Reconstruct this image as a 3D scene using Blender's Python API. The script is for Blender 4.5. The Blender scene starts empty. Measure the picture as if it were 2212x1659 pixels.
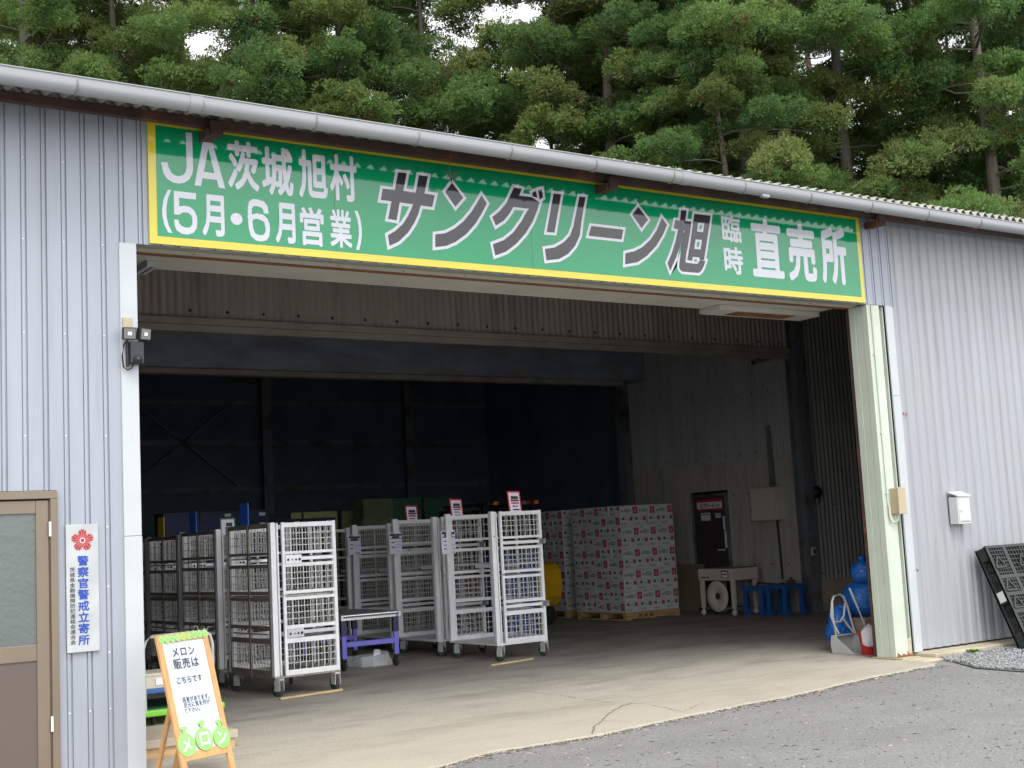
import bpy, math, random
import numpy as np
from mathutils import Vector, Matrix
from mathutils.geometry import tessellate_polygon
SC = bpy.context.scene
COL = SC.collection
rnd = random.Random(7)

# ------------------------------------------------------------------ camera, sky, sun, exposure
# x runs along the shed front, y into the shed, z up; the camera stands at x = y = 0
FOC = 2816.0; CX, CY = 1106.0, 829.5            # focal length and centre, for a photograph 2212 wide
def _d(p):
    v = np.array([p[0]-CX, -(p[1]-CY), -FOC]); return v/np.linalg.norm(v)
_X = _d((5266., 938.)); _Y = _d((-815., 1261.)); _Y = _Y-_X*(_X@_Y); _Y /= np.linalg.norm(_Y); _Z = np.cross(_X, _Y)
ROT = np.array([_X, _Y, _Z]); EYE = np.array([0., 0., 1.5])
def ray(p): return ROT@np.array([p[0]-CX, -(p[1]-CY), -FOC])
def on_z(p, z=0.):
    r = ray(p); return EYE+r*(z-1.5)/r[2]
def on_y(p, y):
    r = ray(p); return EYE+r*y/r[1]
def on_x(p, x):
    r = ray(p); return EYE+r*x/r[0]
def on_plane(p, o, n):
    r = ray(p); return EYE+r*(np.dot(o-EYE, n)/np.dot(r, n))
def crop(x0, y0, x1, w):
    k = (x1-x0)/w
    return lambda x, y: ((x0+x*k)/1.8228, (y0+y*k)/1.8228)

cam = bpy.data.cameras.new('camera'); cam.sensor_width = 36; cam.lens = 36*FOC/2212
cam.clip_start = 0.05; cam.clip_end = 2000
co = bpy.data.objects.new('camera', cam); COL.objects.link(co)
M = Matrix.Identity(4)
for i in range(3):
    for j in range(3): M[i][j] = ROT[i][j]
M[0][3], M[1][3], M[2][3] = EYE
co.matrix_world = M
SC.camera = co

SUN_EL, SUN_AZ = math.radians(58), math.radians(200)   # azimuth clockwise from +y: the sun is behind the photographer, to the left
w = bpy.data.worlds.new('World'); SC.world = w; w.use_nodes = True
nt = w.node_tree; nt.nodes.clear()
out = nt.nodes.new('ShaderNodeOutputWorld'); bg = nt.nodes.new('ShaderNodeBackground')
sky = nt.nodes.new('ShaderNodeTexSky'); sky.sky_type = 'NISHITA'; sky.sun_disc = False
sky.sun_elevation = SUN_EL; sky.sun_rotation = SUN_AZ; sky.dust_density = 3; sky.air_density = 1
hsv = nt.nodes.new('ShaderNodeHueSaturation'); hsv.inputs['Saturation'].default_value = 0.35
tcw = nt.nodes.new('ShaderNodeTexCoord'); nzw = nt.nodes.new('ShaderNodeTexNoise')
nzw.inputs['Scale'].default_value = 2.2; nzw.inputs['Detail'].default_value = 6
rmp = nt.nodes.new('ShaderNodeValToRGB')
rmp.color_ramp.elements[0].position = .30; rmp.color_ramp.elements[0].color = (6.2, 6.5, 7.0, 1)
rmp.color_ramp.elements[1].position = .62; rmp.color_ramp.elements[1].color = (10.5, 10.5, 10.5, 1)
mixw = nt.nodes.new('ShaderNodeMix'); mixw.data_type = 'RGBA'; mixw.inputs[0].default_value = .82
nt.links.new(sky.outputs[0], hsv.inputs['Color'])
nt.links.new(tcw.outputs['Generated'], nzw.inputs['Vector']); nt.links.new(nzw.outputs['Fac'], rmp.inputs[0])
nt.links.new(hsv.outputs[0], mixw.inputs[6]); nt.links.new(rmp.outputs[0], mixw.inputs[7])
sepw = nt.nodes.new('ShaderNodeSeparateXYZ'); nt.links.new(tcw.outputs['Generated'], sepw.inputs[0])
mrw = nt.nodes.new('ShaderNodeMapRange'); mrw.inputs[1].default_value = .1; mrw.inputs[2].default_value = -.95; mrw.inputs[3].default_value = .92; mrw.inputs[4].default_value = 1.75; mrw.interpolation_type = 'SMOOTHSTEP'
nt.links.new(sepw.outputs[1], mrw.inputs[0])
mulw = nt.nodes.new('ShaderNodeMix'); mulw.data_type = 'RGBA'; mulw.blend_type = 'MULTIPLY'; mulw.inputs[0].default_value = 1   # extra sky brightness added behind the camera to push light into the shed
nt.links.new(mixw.outputs[2], mulw.inputs[6]); nt.links.new(mrw.outputs[0], mulw.inputs[7])
nt.links.new(mulw.outputs[2], bg.inputs['Color']); bg.inputs['Strength'].default_value = 0.115
nt.links.new(bg.outputs[0], out.inputs[0])

sl = bpy.data.lights.new('sun', 'SUN'); sl.energy = 1.25; sl.angle = math.radians(25); sl.color = (1, .965, .91)
so = bpy.data.objects.new('sun', sl); COL.objects.link(so)
sdir = Vector((math.sin(SUN_AZ)*math.cos(SUN_EL), math.cos(SUN_AZ)*math.cos(SUN_EL), math.sin(SUN_EL)))
so.rotation_euler = sdir.to_track_quat('Z', 'Y').to_euler(); so.location = sdir*60

SC.view_settings.view_transform = 'Standard'; SC.view_settings.look = 'None'
SC.view_settings.exposure = 0.75; SC.view_settings.gamma = 1
SC.render.engine = 'CYCLES'
SC.cycles.use_denoising = True
SC.cycles.max_bounces = 10; SC.cycles.diffuse_bounces = 8; SC.cycles.glossy_bounces = 4; SC.cycles.transmission_bounces = 6
SC.cycles.sample_clamp_indirect = 6

# ------------------------------------------------------------------ helpers
def mat(name, rgb, rough=.6, metal=0., var=.12, scale=6., bump=0., stretch=None, rust=None, spec=.5, grime=None, trans=0., alpha=None, coat=0.):
    """procedural paint / metal / plastic: noise in value, optional rust or grime patches, optional bump"""
    m = bpy.data.materials.new(name); m.use_nodes = True
    t = m.node_tree; b = t.nodes['Principled BSDF']
    b.inputs['Roughness'].default_value = rough; b.inputs['Metallic'].default_value = metal
    b.inputs['Specular IOR Level'].default_value = spec
    b.inputs['Coat Weight'].default_value = coat; b.inputs['Coat Roughness'].default_value = .05
    tc = t.nodes.new('ShaderNodeTexCoord'); mp = t.nodes.new('ShaderNodeMapping')
    t.links.new(tc.outputs['Object'], mp.inputs[0])
    oi = t.nodes.new('ShaderNodeObjectInfo'); t.links.new(oi.outputs['Random'], mp.inputs['Location'])
    if stretch: mp.inputs['Scale'].default_value = stretch
    n = t.nodes.new('ShaderNodeTexNoise'); n.inputs['Scale'].default_value = scale; n.inputs['Detail'].default_value = 6
    t.links.new(mp.outputs[0], n.inputs['Vector'])
    r = t.nodes.new('ShaderNodeValToRGB'); e = r.color_ramp.elements
    e[0].position = .3; e[1].position = .7
    e[0].color = tuple(c*(1-var) for c in rgb)+(1,); e[1].color = tuple(min(1, c*(1+var)) for c in rgb)+(1,)
    t.links.new(n.outputs['Fac'], r.inputs[0]); last = r.outputs[0]
    for patch in (rust, grime):
        if not patch: continue
        col, sc_, thr, wid = patch
        n2 = t.nodes.new('ShaderNodeTexNoise'); n2.inputs['Scale'].default_value = sc_; n2.inputs['Detail'].default_value = 8
        n2.inputs['Roughness'].default_value = .65
        t.links.new(mp.outputs[0], n2.inputs['Vector'])
        r2 = t.nodes.new('ShaderNodeValToRGB'); r2.color_ramp.elements[0].position = thr; r2.color_ramp.elements[1].position = thr+wid
        t.links.new(n2.outputs['Fac'], r2.inputs[0])
        mx = t.nodes.new('ShaderNodeMix'); mx.data_type = 'RGBA'; mx.inputs[7].default_value = tuple(col)+(1,)
        t.links.new(r2.outputs[0], mx.inputs[0]); t.links.new(last, mx.inputs[6]); last = mx.outputs[2]
    t.links.new(last, b.inputs['Base Color'])
    if bump:
        n3 = t.nodes.new('ShaderNodeTexNoise'); n3.inputs['Scale'].default_value = scale*9; n3.inputs['Detail'].default_value = 4
        t.links.new(mp.outputs[0], n3.inputs['Vector'])
        bp = t.nodes.new('ShaderNodeBump'); bp.inputs['Strength'].default_value = bump; bp.inputs['Distance'].default_value = .01
        t.links.new(n3.outputs['Fac'], bp.inputs['Height']); t.links.new(bp.outputs[0], b.inputs['Normal'])
    if trans: b.inputs['Transmission Weight'].default_value = trans
    if alpha is not None: b.inputs['Alpha'].default_value = alpha
    return m

class MB:
    """collects boxes, tubes, sheets and polygons for ONE mesh"""
    def __init__(s, at=(0, 0, 0)): s.v = []; s.f = []; s.m = []; s.at = np.array(at, float); s.X = None; s.smooth = set()
    def add(s, vs, fs, mi=0, smooth=False):
        b = len(s.v)
        for p in vs:
            p = np.array(p, float)
            if s.X is not None: p = np.array(s.X@Vector(p))
            s.v.append(tuple(p-s.at))
        for f in fs:
            if smooth: s.smooth.add(len(s.f))
            s.f.append(tuple(i+b for i in f)); s.m.append(mi)
        return s
    def box(s, x0, x1, y0, y1, z0, z1, mi=0):
        v = [(x, y, z) for x in (x0, x1) for y in (y0, y1) for z in (z0, z1)]
        return s.add(v, [(0, 1, 3, 2), (4, 6, 7, 5), (0, 4, 5, 1), (2, 3, 7, 6), (0, 2, 6, 4), (1, 5, 7, 3)], mi)
    def bar(s, a, b, w, h=None, mi=0, up=(0, 0, 1)):
        """square bar from a to b"""
        h = h or w; a = Vector(a); b = Vector(b); d = (b-a).normalized(); u = Vector(up)
        if abs(d.dot(u)) > .98: u = Vector((0, 1, 0))
        r = d.cross(u).normalized(); u = r.cross(d).normalized()
        v = []
        for p in (a, b):
            for sx, sy in ((-1, -1), (1, -1), (1, 1), (-1, 1)): v.append(p+r*sx*w/2+u*sy*h/2)
        return s.add(v, [(0, 1, 2, 3), (7, 6, 5, 4), (0, 4, 5, 1), (1, 5, 6, 2), (2, 6, 7, 3), (3, 7, 4, 0)], mi)
    def tube(s, path, r, n=8, mi=0, caps=True):
        path = [Vector(p) for p in path]; rs = r if isinstance(r, (list, tuple)) else [r]*len(path)
        v = []; f = []
        ref = None
        for i, p in enumerate(path):
            d = (path[min(i+1, len(path)-1)]-path[max(i-1, 0)]).normalized()
            if ref is None or abs(d.dot(ref)) > .95: ref = Vector((0, 0, 1)) if abs(d.z) < .9 else Vector((1, 0, 0))
            a = d.cross(ref).normalized(); b = a.cross(d).normalized()
            for k in range(n):
                t = 2*math.pi*k/n; v.append(p+(a*math.cos(t)+b*math.sin(t))*rs[i])
        for i in range(len(path)-1):
            for k in range(n):
                k2 = (k+1) % n; f.append((i*n+k, i*n+k2, (i+1)*n+k2, (i+1)*n+k))
        s.add(v, f, mi, smooth=True)
        if caps:
            s.add(v[:n], [tuple(range(n))[::-1]], mi); s.add(v[-n:], [tuple(range(n))], mi)
        return s
    def cyl(s, a, b, r, n=16, mi=0): return s.tube([a, b], r, n, mi)
    def lathe(s, prof, axis_o, axis_d, n=24, mi=0):
        o = Vector(axis_o); d = Vector(axis_d).normalized(); ref = Vector((0, 0, 1)) if abs(d.z) < .9 else Vector((1, 0, 0))
        a = d.cross(ref).normalized(); b = a.cross(d); v = []; f = []
        for (r, h) in prof:
            for k in range(n):
                t = 2*math.pi*k/n; v.append(o+d*h+(a*math.cos(t)+b*math.sin(t))*r)
        for i in range(len(prof)-1):
            for k in range(n):
                k2 = (k+1) % n; f.append((i*n+k, i*n+k2, (i+1)*n+k2, (i+1)*n+k))
        return s.add(v, f, mi, smooth=True)
    def flat(s, polys, fn, mi=0):
        """polygon (with holes) given in 2D, lifted by fn"""
        vs = [[Vector((p[0], p[1], 0)) for p in q] for q in polys]
        tri = tessellate_polygon(vs); allv = [p for q in polys for p in q]
        return s.add([fn(*p) for p in allv], [tuple(t) for t in tri], mi)
    def prism(s, poly, fn0, fn1, mi=0):
        n = len(poly); a = [fn0(*p) for p in poly]; b = [fn1(*p) for p in poly]
        tri = tessellate_polygon([[Vector((p[0], p[1], 0)) for p in poly]])
        s.add(a, [tuple(t) for t in tri], mi); s.add(b, [tuple(t)[::-1] for t in tri], mi)
        s.add(a+b, [(i, (i+1) % n, n+(i+1) % n, n+i) for i in range(n)], mi)
        return s
    def build(s, name, mats, parent=None, bevel=0., loc=None, seg=2):
        me = bpy.data.meshes.new(name); me.from_pydata(s.v, [], s.f)
        for m_ in (mats if isinstance(mats, (list, tuple)) else [mats]): me.materials.append(m_)
        me.polygons.foreach_set('material_index', s.m)
        sm = np.zeros(len(s.f), bool)
        if s.smooth: sm[list(s.smooth)] = True
        me.polygons.foreach_set('use_smooth', sm)
        me.update()
        o = bpy.data.objects.new(name, me); COL.objects.link(o)
        if parent is not None: o.parent = parent
        elif loc is not None: o.location = loc
        else: o.location = s.at
        if bevel:
            md = o.modifiers.new('bevel', 'BEVEL'); md.width = bevel; md.segments = seg; md.limit_method = 'ANGLE'; md.angle_limit = math.radians(40)
        return o

def tag(o, label=None, cat=None, group=None, kind=None):
    if label: o['label'] = label
    if cat: o['category'] = cat
    if group: o['group'] = group
    if kind: o['kind'] = kind
    return o
def thing(name, label, cat, loc=(0, 0, 0), rotz=0., group=None):
    o = bpy.data.objects.new(name, None); COL.objects.link(o); o.empty_display_size = .2
    o.location = loc; o.rotation_euler = (0, 0, rotz)
    return tag(o, label, cat, group)
KIDS = {}
def dup(root, loc, rotz=None, label=None, skip=()):
    r = root.copy(); COL.objects.link(r); r.location = loc
    if rotz is not None: r.rotation_euler = (0, 0, rotz)
    if label: r['label'] = label
    for ch in [c for c in bpy.data.objects if c.parent == root]:
        if ch.name.split('.')[0] in skip: continue
        c = ch.copy(); COL.objects.link(c); c.parent = r
        for g in [x for x in bpy.data.objects if x.parent == ch]:
            d = g.copy(); COL.objects.link(d); d.parent = c
    return r
_glyph = {}
def glyph(ch, bold=0.):
    k = (ch, round(bold, 3))
    if k not in _glyph:
        c = bpy.data.curves.new('t', 'FONT'); c.body = ch; c.size = 1; c.offset = bold; c.resolution_u = 3
        o = bpy.data.objects.new('t', c); COL.objects.link(o); bpy.context.view_layer.update()
        me = bpy.data.meshes.new_from_object(o.evaluated_get(bpy.context.evaluated_depsgraph_get()))
        v = np.array([x.co[:2] for x in me.vertices]); f = [tuple(p.vertices) for p in me.polygons]
        bpy.data.objects.remove(o); bpy.data.curves.remove(c); bpy.data.meshes.remove(me)
        _glyph[k] = (v, f)
    return _glyph[k]
def put_glyph(mb, ch, x0, x1, z0, z1, fn, bold=0., mi=0, fit=True):
    v, f = glyph(ch)
    if not len(v): return
    if bold > .002:      # heavier strokes: the outline is laid down eight times round a small ring, each a hair further out
        ring = [(0, 0)]+[(bold*math.cos(k*math.pi/4), bold*math.sin(k*math.pi/4)) for k in range(8)]
        k = len(v); f = [tuple(i+j*k for i in q_) for j in range(9) for q_ in f]; lay = np.repeat(np.arange(9), k); v = np.concatenate([v+np.array(r_) for r_ in ring])
    else: lay = np.zeros(len(v))
    if fit: lo, hi = v.min(0), v.max(0)
    else: lo, hi = np.array([0., -.12]), np.array([1., .88])
    s = np.maximum(hi-lo, 1e-6)
    P3 = np.array([fn(x0+(p[0]-lo[0])/s[0]*(x1-x0), z0+(p[1]-lo[1])/s[1]*(z1-z0)) for p in v])
    a_, b_, c_ = (np.array(fn(*q_)) for q_ in ((0, 0), (1, 0), (0, 1))); nv = np.cross(b_-a_, c_-a_); nv /= np.linalg.norm(nv)
    mb.add(P3+nv[None, :]*(lay*.00012)[:, None], f, mi)
def put_row(mb, txt, x0, x1, z0, z1, fn, bold=0., mi=0):
    n = len(txt); w_ = (x1-x0)/n
    for i, ch in enumerate(txt): put_glyph(mb, ch, x0+w_*(i+.04), x0+w_*(i+.96), z0, z1, fn, bold, mi, fit=False)
def put_column(mb, txt, x0, x1, z0, z1, fn, bold=0., mi=0):
    n = len(txt); h = (z1-z0)/n
    for i, ch in enumerate(txt): put_glyph(mb, ch, x0, x1, z1-h*(i+.97), z1-h*(i+.03), fn, bold, mi, fit=False)
def grow(poly, d):
    """polygon grown outwards by d, mitred"""
    p = [np.array(q, float) for q in poly]; n = len(p)
    area = sum(p[i][0]*p[(i+1) % n][1]-p[(i+1) % n][0]*p[i][1] for i in range(n)); sg = 1 if area > 0 else -1
    o = []
    for i in range(n):
        a, b, c = p[i-1], p[i], p[(i+1) % n]
        e1 = (b-a)/(np.linalg.norm(b-a)+1e-9); e2 = (c-b)/(np.linalg.norm(c-b)+1e-9)
        n1 = np.array([e1[1], -e1[0]])*sg; n2 = np.array([e2[1], -e2[0]])*sg
        m_ = n1+n2; q = max(.45, 1+n1@n2)
        o.append(tuple(b+m_*d/q))
    return o

# ------------------------------------------------------------------ materials
WALLM = mat('wall_sheet_metal', (.30, .328, .378), .42, .0, .06, 1.2, stretch=(4, 4, .25), grime=((.245, .262, .295), 2.5, .52, .3))
WALLR = mat('weathered_wall_sheet', (.315, .33, .355), .45, .0, .07, 1.4, stretch=(4, 4, .25), grime=((.23, .225, .22), 2.2, .53, .3), rust=((.20, .155, .12), 5., .70, .12))
WHITE = mat('white_trim_paint', (.44, .47, .49), .4, 0, .04, 3)
GREENISH = mat('pale_green_paint', (.48, .535, .455), .45, 0, .05, 3, rust=((.28, .17, .08), 7, .73, .05))
BEIGEST = mat('olive_beige_paint', (.33, .31, .21), .5, 0, .08, 3, rust=((.10, .04, .02), 5, .66, .06))
SOFFIT = mat('soffit_board', (.50, .50, .45), .6, 0, .06, 2, rust=((.22, .12, .06), 4, .74, .06))
RUST = mat('rusty_steel', (.055, .030, .022), .8, 0, .35, 4, bump=.3, rust=((.16, .055, .02), 3.2, .56, .14))
RUSTLINE = mat('rust_orange', (.20, .08, .035), .8, 0, .3, 6, bump=.2)
SLATE = mat('roof_slate', (.33, .315, .275), .8, 0, .12, 3, bump=.15, grime=((.20, .19, .16), 1.6, .5, .3))
BROWNSHEET = mat('brown_wave_sheet', (.40, .36, .32), .7, 0, .10, 2, stretch=(3, 3, .3), grime=((.23, .19, .155), 1.5, .5, .3))
GREYSHEET = mat('grey_wave_sheet', (.27, .27, .265), .7, 0, .12, 2, stretch=(3, 3, .3))
BLUESHEET = mat('blue_grey_wave_sheet', (.33, .345, .355), .65, 0, .12, 2, stretch=(3, 3, .3))
BEIGESHEET = mat('beige_ribbed_sheet', (.42, .405, .36), .65, 0, .10, 2, stretch=(3, 3, .3), grime=((.19, .17, .14), 1.6, .52, .3))
DARKSTEEL = mat('dark_frame_steel', (.15, .16, .175), .6, .0, .2, 3, rust=((.07, .045, .035), 2.2, .5, .2))
SHUTTERBOX = mat('shutter_box_steel', (.28, .31, .36), .5, .0, .2, 1.4, stretch=(1, 1, 2.5), rust=((.22, .20, .20), 1.3, .5, .3))
DUSTY = mat('dusty_edge_steel', (.33, .30, .26), .7, 0, .15, 3)
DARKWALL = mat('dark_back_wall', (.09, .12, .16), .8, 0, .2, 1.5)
GUTTER = mat('grey_gutter_plastic', (.285, .297, .308), .42, 0, .06, 1.2, stretch=(.4, 3, 3), grime=((.26, .26, .25), 2.4, .62, .2))
WIRE = mat('galvanised_strap', (.30, .28, .26), .5, .4, .15, 8)
SIGNGREEN = mat('sign_green_film', (.0, .245, .095), .06, 0, .05, 1.2, bump=.025, spec=.55, grime=((.02, .19, .09), 1.5, .55, .3))
SIGNYELLOW = mat('sign_yellow_film', (.60, .50, .04), .12, 0, .03, 2, spec=.55)
SIGNWHITE = mat('sign_white_film', (.54, .55, .61), .12, 0, .02, 2, spec=.5)
SIGNGREY = mat('sign_dark_grey_film', (.03, .028, .034), .06, 0, .05, 2, spec=.5)
ALU = mat('aluminium_frame', (.80, .80, .82), .4, .05, .08, 5, rust=((.25, .19, .13), 6, .68, .08))
MESHW = mat('aluminium_mesh', (.58, .58, .56), .45, .3, .1, 8, rust=((.20, .14, .09), 6, .62, .1))
BROWNALU = mat('side_frame_steel', (.30, .27, .24), .5, .3, .15, 5, rust=((.14, .09, .06), 4, .55, .2))
TYRE = mat('grey_rubber', (.055, .055, .055), .8, 0, .2, 8)
BLACKRUB = mat('black_rubber', (.025, .025, .027), .8, 0, .2, 8)
GREENHUB = mat('green_hub', (.02, .12, .07), .5)
PAPER = mat('paper', (.80, .80, .86), .7, 0, .03, 3)
TAGPAPER = mat('violet_white_paper', (.80, .77, .93), .7, 0, .03, 3)
INK = mat('black_ink', (.03, .03, .035), .6)
REDINK = mat('red_print', (.55, .03, .05), .5)
CRED = mat('carton_red_print', (.45, .07, .13), .5, 0, .25, 30)
CGREEN = mat('carton_green_print', (.02, .13, .08), .6)
CARTON = mat('white_carton', (.60, .62, .62), .65, 0, .05, 4)
KRAFT = mat('kraft_cardboard', (.25, .19, .125), .8, 0, .1, 5)
WOOD = mat('pallet_wood', (.48, .31, .15), .7, 0, .2, 5, stretch=(1, 6, 6))
PINE = mat('pine_frame', (.50, .28, .115), .55, 0, .15, 4, stretch=(6, 6, .7))
BLUEPL = mat('blue_plastic', (.02, .10, .33), .45, 0, .1, 4)
NAVY = mat('navy_plastic', (.006, .02, .09), .5, 0, .15, 4)
SKYPL = mat('sky_blue_plastic', (.05, .25, .55), .4)
PURPLE = mat('violet_blue_paint', (.16, .15, .62), .4, 0, .06, 4)
DKNAVY = mat('dark_navy_plastic', (.02, .02, .07), .45)
YELLOW = mat('machine_yellow_paint', (.62, .36, .01), .4, 0, .08, 3)
YPLATE = mat('yellow_plate', (.75, .50, .03), .5)
BPLATE = mat('blue_plate', (.03, .14, .65), .5)
CREAM = mat('cream_enamel', (.55, .52, .42), .45, 0, .05, 4, rust=((.30, .22, .13), 6, .72, .06))
CREAMBOX = mat('cream_box_paint', (.42, .345, .23), .5, 0, .05, 4)
WHITEBOX = mat('white_box_paint', (.54, .545, .54), .4, 0, .05, 4, grime=((.45, .40, .32), 6, .68, .1))
BLACKPL = mat('black_plastic', (.018, .02, .021), .5, 0, .3, 4)
BLKPALLET = mat('black_pallet_plastic', (.022, .024, .024), .55, 0, .3, 3, grime=((.09, .09, .085), 5, .6, .2))
GREYPL = mat('light_grey_plastic', (.42, .42, .42), .5, 0, .08, 5, grime=((.25, .23, .2), 6, .62, .15))
REDPL = mat('red_plastic', (.62, .035, .02), .4, 0, .06, 4)
CLOTH = mat('towel_cloth', (.60, .56, .60), .9, 0, .06, 10, bump=.4)
BRONZE = mat('bronze_aluminium', (.19, .15, .11), .4, .2, .05, 3)
BRONZED = mat('dark_bronze', (.10, .07, .05), .5)
DOORPAN = mat('brown_door_panel', (.105, .08, .07), .5, 0, .05, 3, bump=.05)
FROST = mat('frosted_glass', (.11, .13, .125), .22, 0, .06, 2, bump=.25)
DARKDOOR = mat('dark_brown_door', (.055, .045, .05), .5)
CLEARPL = mat('clear_plastic', (.85, .88, .9), .15, 0, .02, 4, alpha=.2)
CONCR = mat('plinth_concrete', (.42, .37, .27), .85, 0, .18, 3, bump=.2, grime=((.22, .20, .16), 2.5, .55, .2))
STEELROLL = mat('steel_roller', (.55, .55, .57), .25, .8, .1, 6)
LIME = mat('lime_plastic', (.19, .55, .04), .4)
DKGREEN = mat('dark_green_plastic', (.02, .10, .045), .5)
OLIVE = mat('olive_panel', (.50, .52, .22), .7)
TRAYGREEN = mat('green_tray', (.05, .13, .085), .6)
TRAYOLIVE = mat('olive_tray', (.14, .19, .09), .6)
LENS = mat('lamp_glass', (.16, .165, .16), .2, 0, .05, 6, coat=.6)
AMBER = mat('amber_lens', (.75, .22, .02), .25)
REDLENS = mat('red_lens', (.35, .02, .02), .25)
BARK = mat('cedar_bark', (.115, .098, .078), .85, 0, .3, 5, bump=.5, stretch=(5, 5, .6))
BARKPALE = mat('pale_cedar_bark', (.27, .22, .18), .85, 0, .3, 5, bump=.5, stretch=(5, 5, .6))
STICK = mat('pale_wood_stick', (.55, .40, .20), .7)
MELON = mat('melon_green_card', (.25, .50, .15), .6, 0, .1, 8)
MELONTXT = mat('pale_mint_card', (.50, .72, .58), .6)
ORANGE = mat('orange_ink', (.80, .30, .05), .6)
POLICEBLUE = mat('blue_print', (.008, .055, .36), .4)
EMBLEM = mat('red_emblem_print', (.33, .012, .012), .4)

def bag_material():
    m = mat('blue_plastic_bag', (.01, .12, .45), .25, 0, .15, 5, spec=.6)
    t = m.node_tree; b = t.nodes['Principled BSDF']
    tc = t.nodes.new('ShaderNodeTexCoord'); v = t.nodes.new('ShaderNodeTexNoise'); v.inputs['Scale'].default_value = 14; v.inputs['Detail'].default_value = 4
    v.inputs['Distortion'].default_value = 1.5
    bp = t.nodes.new('ShaderNodeBump'); bp.inputs['Strength'].default_value = .9; bp.inputs['Distance'].default_value = .03
    t.links.new(tc.outputs['Object'], v.inputs['Vector']); t.links.new(v.outputs['Fac'], bp.inputs['Height']); t.links.new(bp.outputs[0], b.inputs['Normal'])
    return m
BAG = bag_material()

def ground_material(name, base, dark, light, fine=220., coarse=1.1, bump=.3, speck=None, stain=None, stain2=None, entry_tint=None):
    m = bpy.data.materials.new(name); m.use_nodes = True; t = m.node_tree; b = t.nodes['Principled BSDF']
    b.inputs['Roughness'].default_value = .85; b.inputs['Specular IOR Level'].default_value = .3
    tc = t.nodes.new('ShaderNodeTexCoord')
    def noise(sc, det=6, ro=.55, st=None):
        n = t.nodes.new('ShaderNodeTexNoise'); n.inputs['Scale'].default_value = sc; n.inputs['Detail'].default_value = det; n.inputs['Roughness'].default_value = ro
        if st:
            mp = t.nodes.new('ShaderNodeMapping'); mp.inputs['Scale'].default_value = st
            t.links.new(tc.outputs['Object'], mp.inputs[0]); t.links.new(mp.outputs[0], n.inputs['Vector'])
        else: t.links.new(tc.outputs['Object'], n.inputs['Vector'])
        return n.outputs['Fac']
    def ramp(fac, p0, c0, p1, c1):
        r = t.nodes.new('ShaderNodeValToRGB'); e = r.color_ramp.elements
        e[0].position, e[1].position = p0, p1; e[0].color = tuple(c0)+(1,); e[1].color = tuple(c1)+(1,)
        t.links.new(fac, r.inputs[0]); return r.outputs[0]
    def mix(a, bcol, fac, mode='MIX'):
        x = t.nodes.new('ShaderNodeMix'); x.data_type = 'RGBA'; x.blend_type = mode
        if isinstance(fac, float): x.inputs[0].default_value = fac
        else: t.links.new(fac, x.inputs[0])
        for s_, i in ((a, 6), (bcol, 7)):
            if isinstance(s_, tuple): x.inputs[i].default_value = s_+(1,)
            else: t.links.new(s_, x.inputs[i])
        return x.outputs[2]
    c = ramp(noise(coarse), .3, dark, .7, base)
    f = noise(fine, 3, .7)
    c = mix(c, ramp(f, .36, tuple(q*.82 for q in dark), .66, tuple(q*1.12 for q in light)), .5)
    if stain: c = mix(c, stain, ramp(noise(.9, 8, .65, (1, 2.2, 1)),   .47, (0, 0, 0), .70, (.85, .85, .85)))
    if stain2: c = mix(c, stain2, ramp(noise(2.3, 8, .7, (1, 1.8, 1)), .55, (0, 0, 0), .75, (.8, .8, .8)))
    if entry_tint:       # beige tint strongest at the threshold, fading with noise into the shed
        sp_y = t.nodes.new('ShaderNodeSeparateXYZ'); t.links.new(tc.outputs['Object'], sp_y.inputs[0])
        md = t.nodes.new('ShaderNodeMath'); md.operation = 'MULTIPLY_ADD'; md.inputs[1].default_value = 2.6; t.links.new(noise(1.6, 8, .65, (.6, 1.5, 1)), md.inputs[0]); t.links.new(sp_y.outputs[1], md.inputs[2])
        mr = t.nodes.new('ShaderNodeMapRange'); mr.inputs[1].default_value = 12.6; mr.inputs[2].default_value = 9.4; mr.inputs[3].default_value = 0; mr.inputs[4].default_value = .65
        t.links.new(md.outputs[0], mr.inputs[0]); c = mix(c, entry_tint, mr.outputs[0])
    if speck: c = mix(c, speck, ramp(noise(38, 2, .5), .68, (0, 0, 0), .74, (.9, .9, .9)))
    t.links.new(c, b.inputs['Base Color'])
    bp = t.nodes.new('ShaderNodeBump'); bp.inputs['Strength'].default_value = bump; bp.inputs['Distance'].default_value = .012
    t.links.new(f, bp.inputs['Height']); t.links.new(bp.outputs[0], b.inputs['Normal'])
    return m
ASPHALT = ground_material('asphalt', (.24, .238, .232), (.172, .171, .168), (.315, .313, .306), fine=46, coarse=.7, bump=1.0, speck=(.42, .42, .40), stain=(.19, .188, .184))
FLOORM = ground_material('shed_concrete', (.385, .36, .315), (.28, .262, .228), (.46, .43, .38), fine=40, coarse=1.1, bump=.5, stain=(.185, .178, .16), stain2=(.43, .365, .27), entry_tint=(.445, .395, .31))
CRACK = mat('crack_dirt', (.15, .13, .105), .9, 0, .3, 20)
GRAVELM = mat('grey_gravel', (.27, .275, .28), .8, 0, .35, 30)
SOIL = mat('gravel_bed', (.13, .13, .125), .9, 0, .3, 20, bump=.6)

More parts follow.
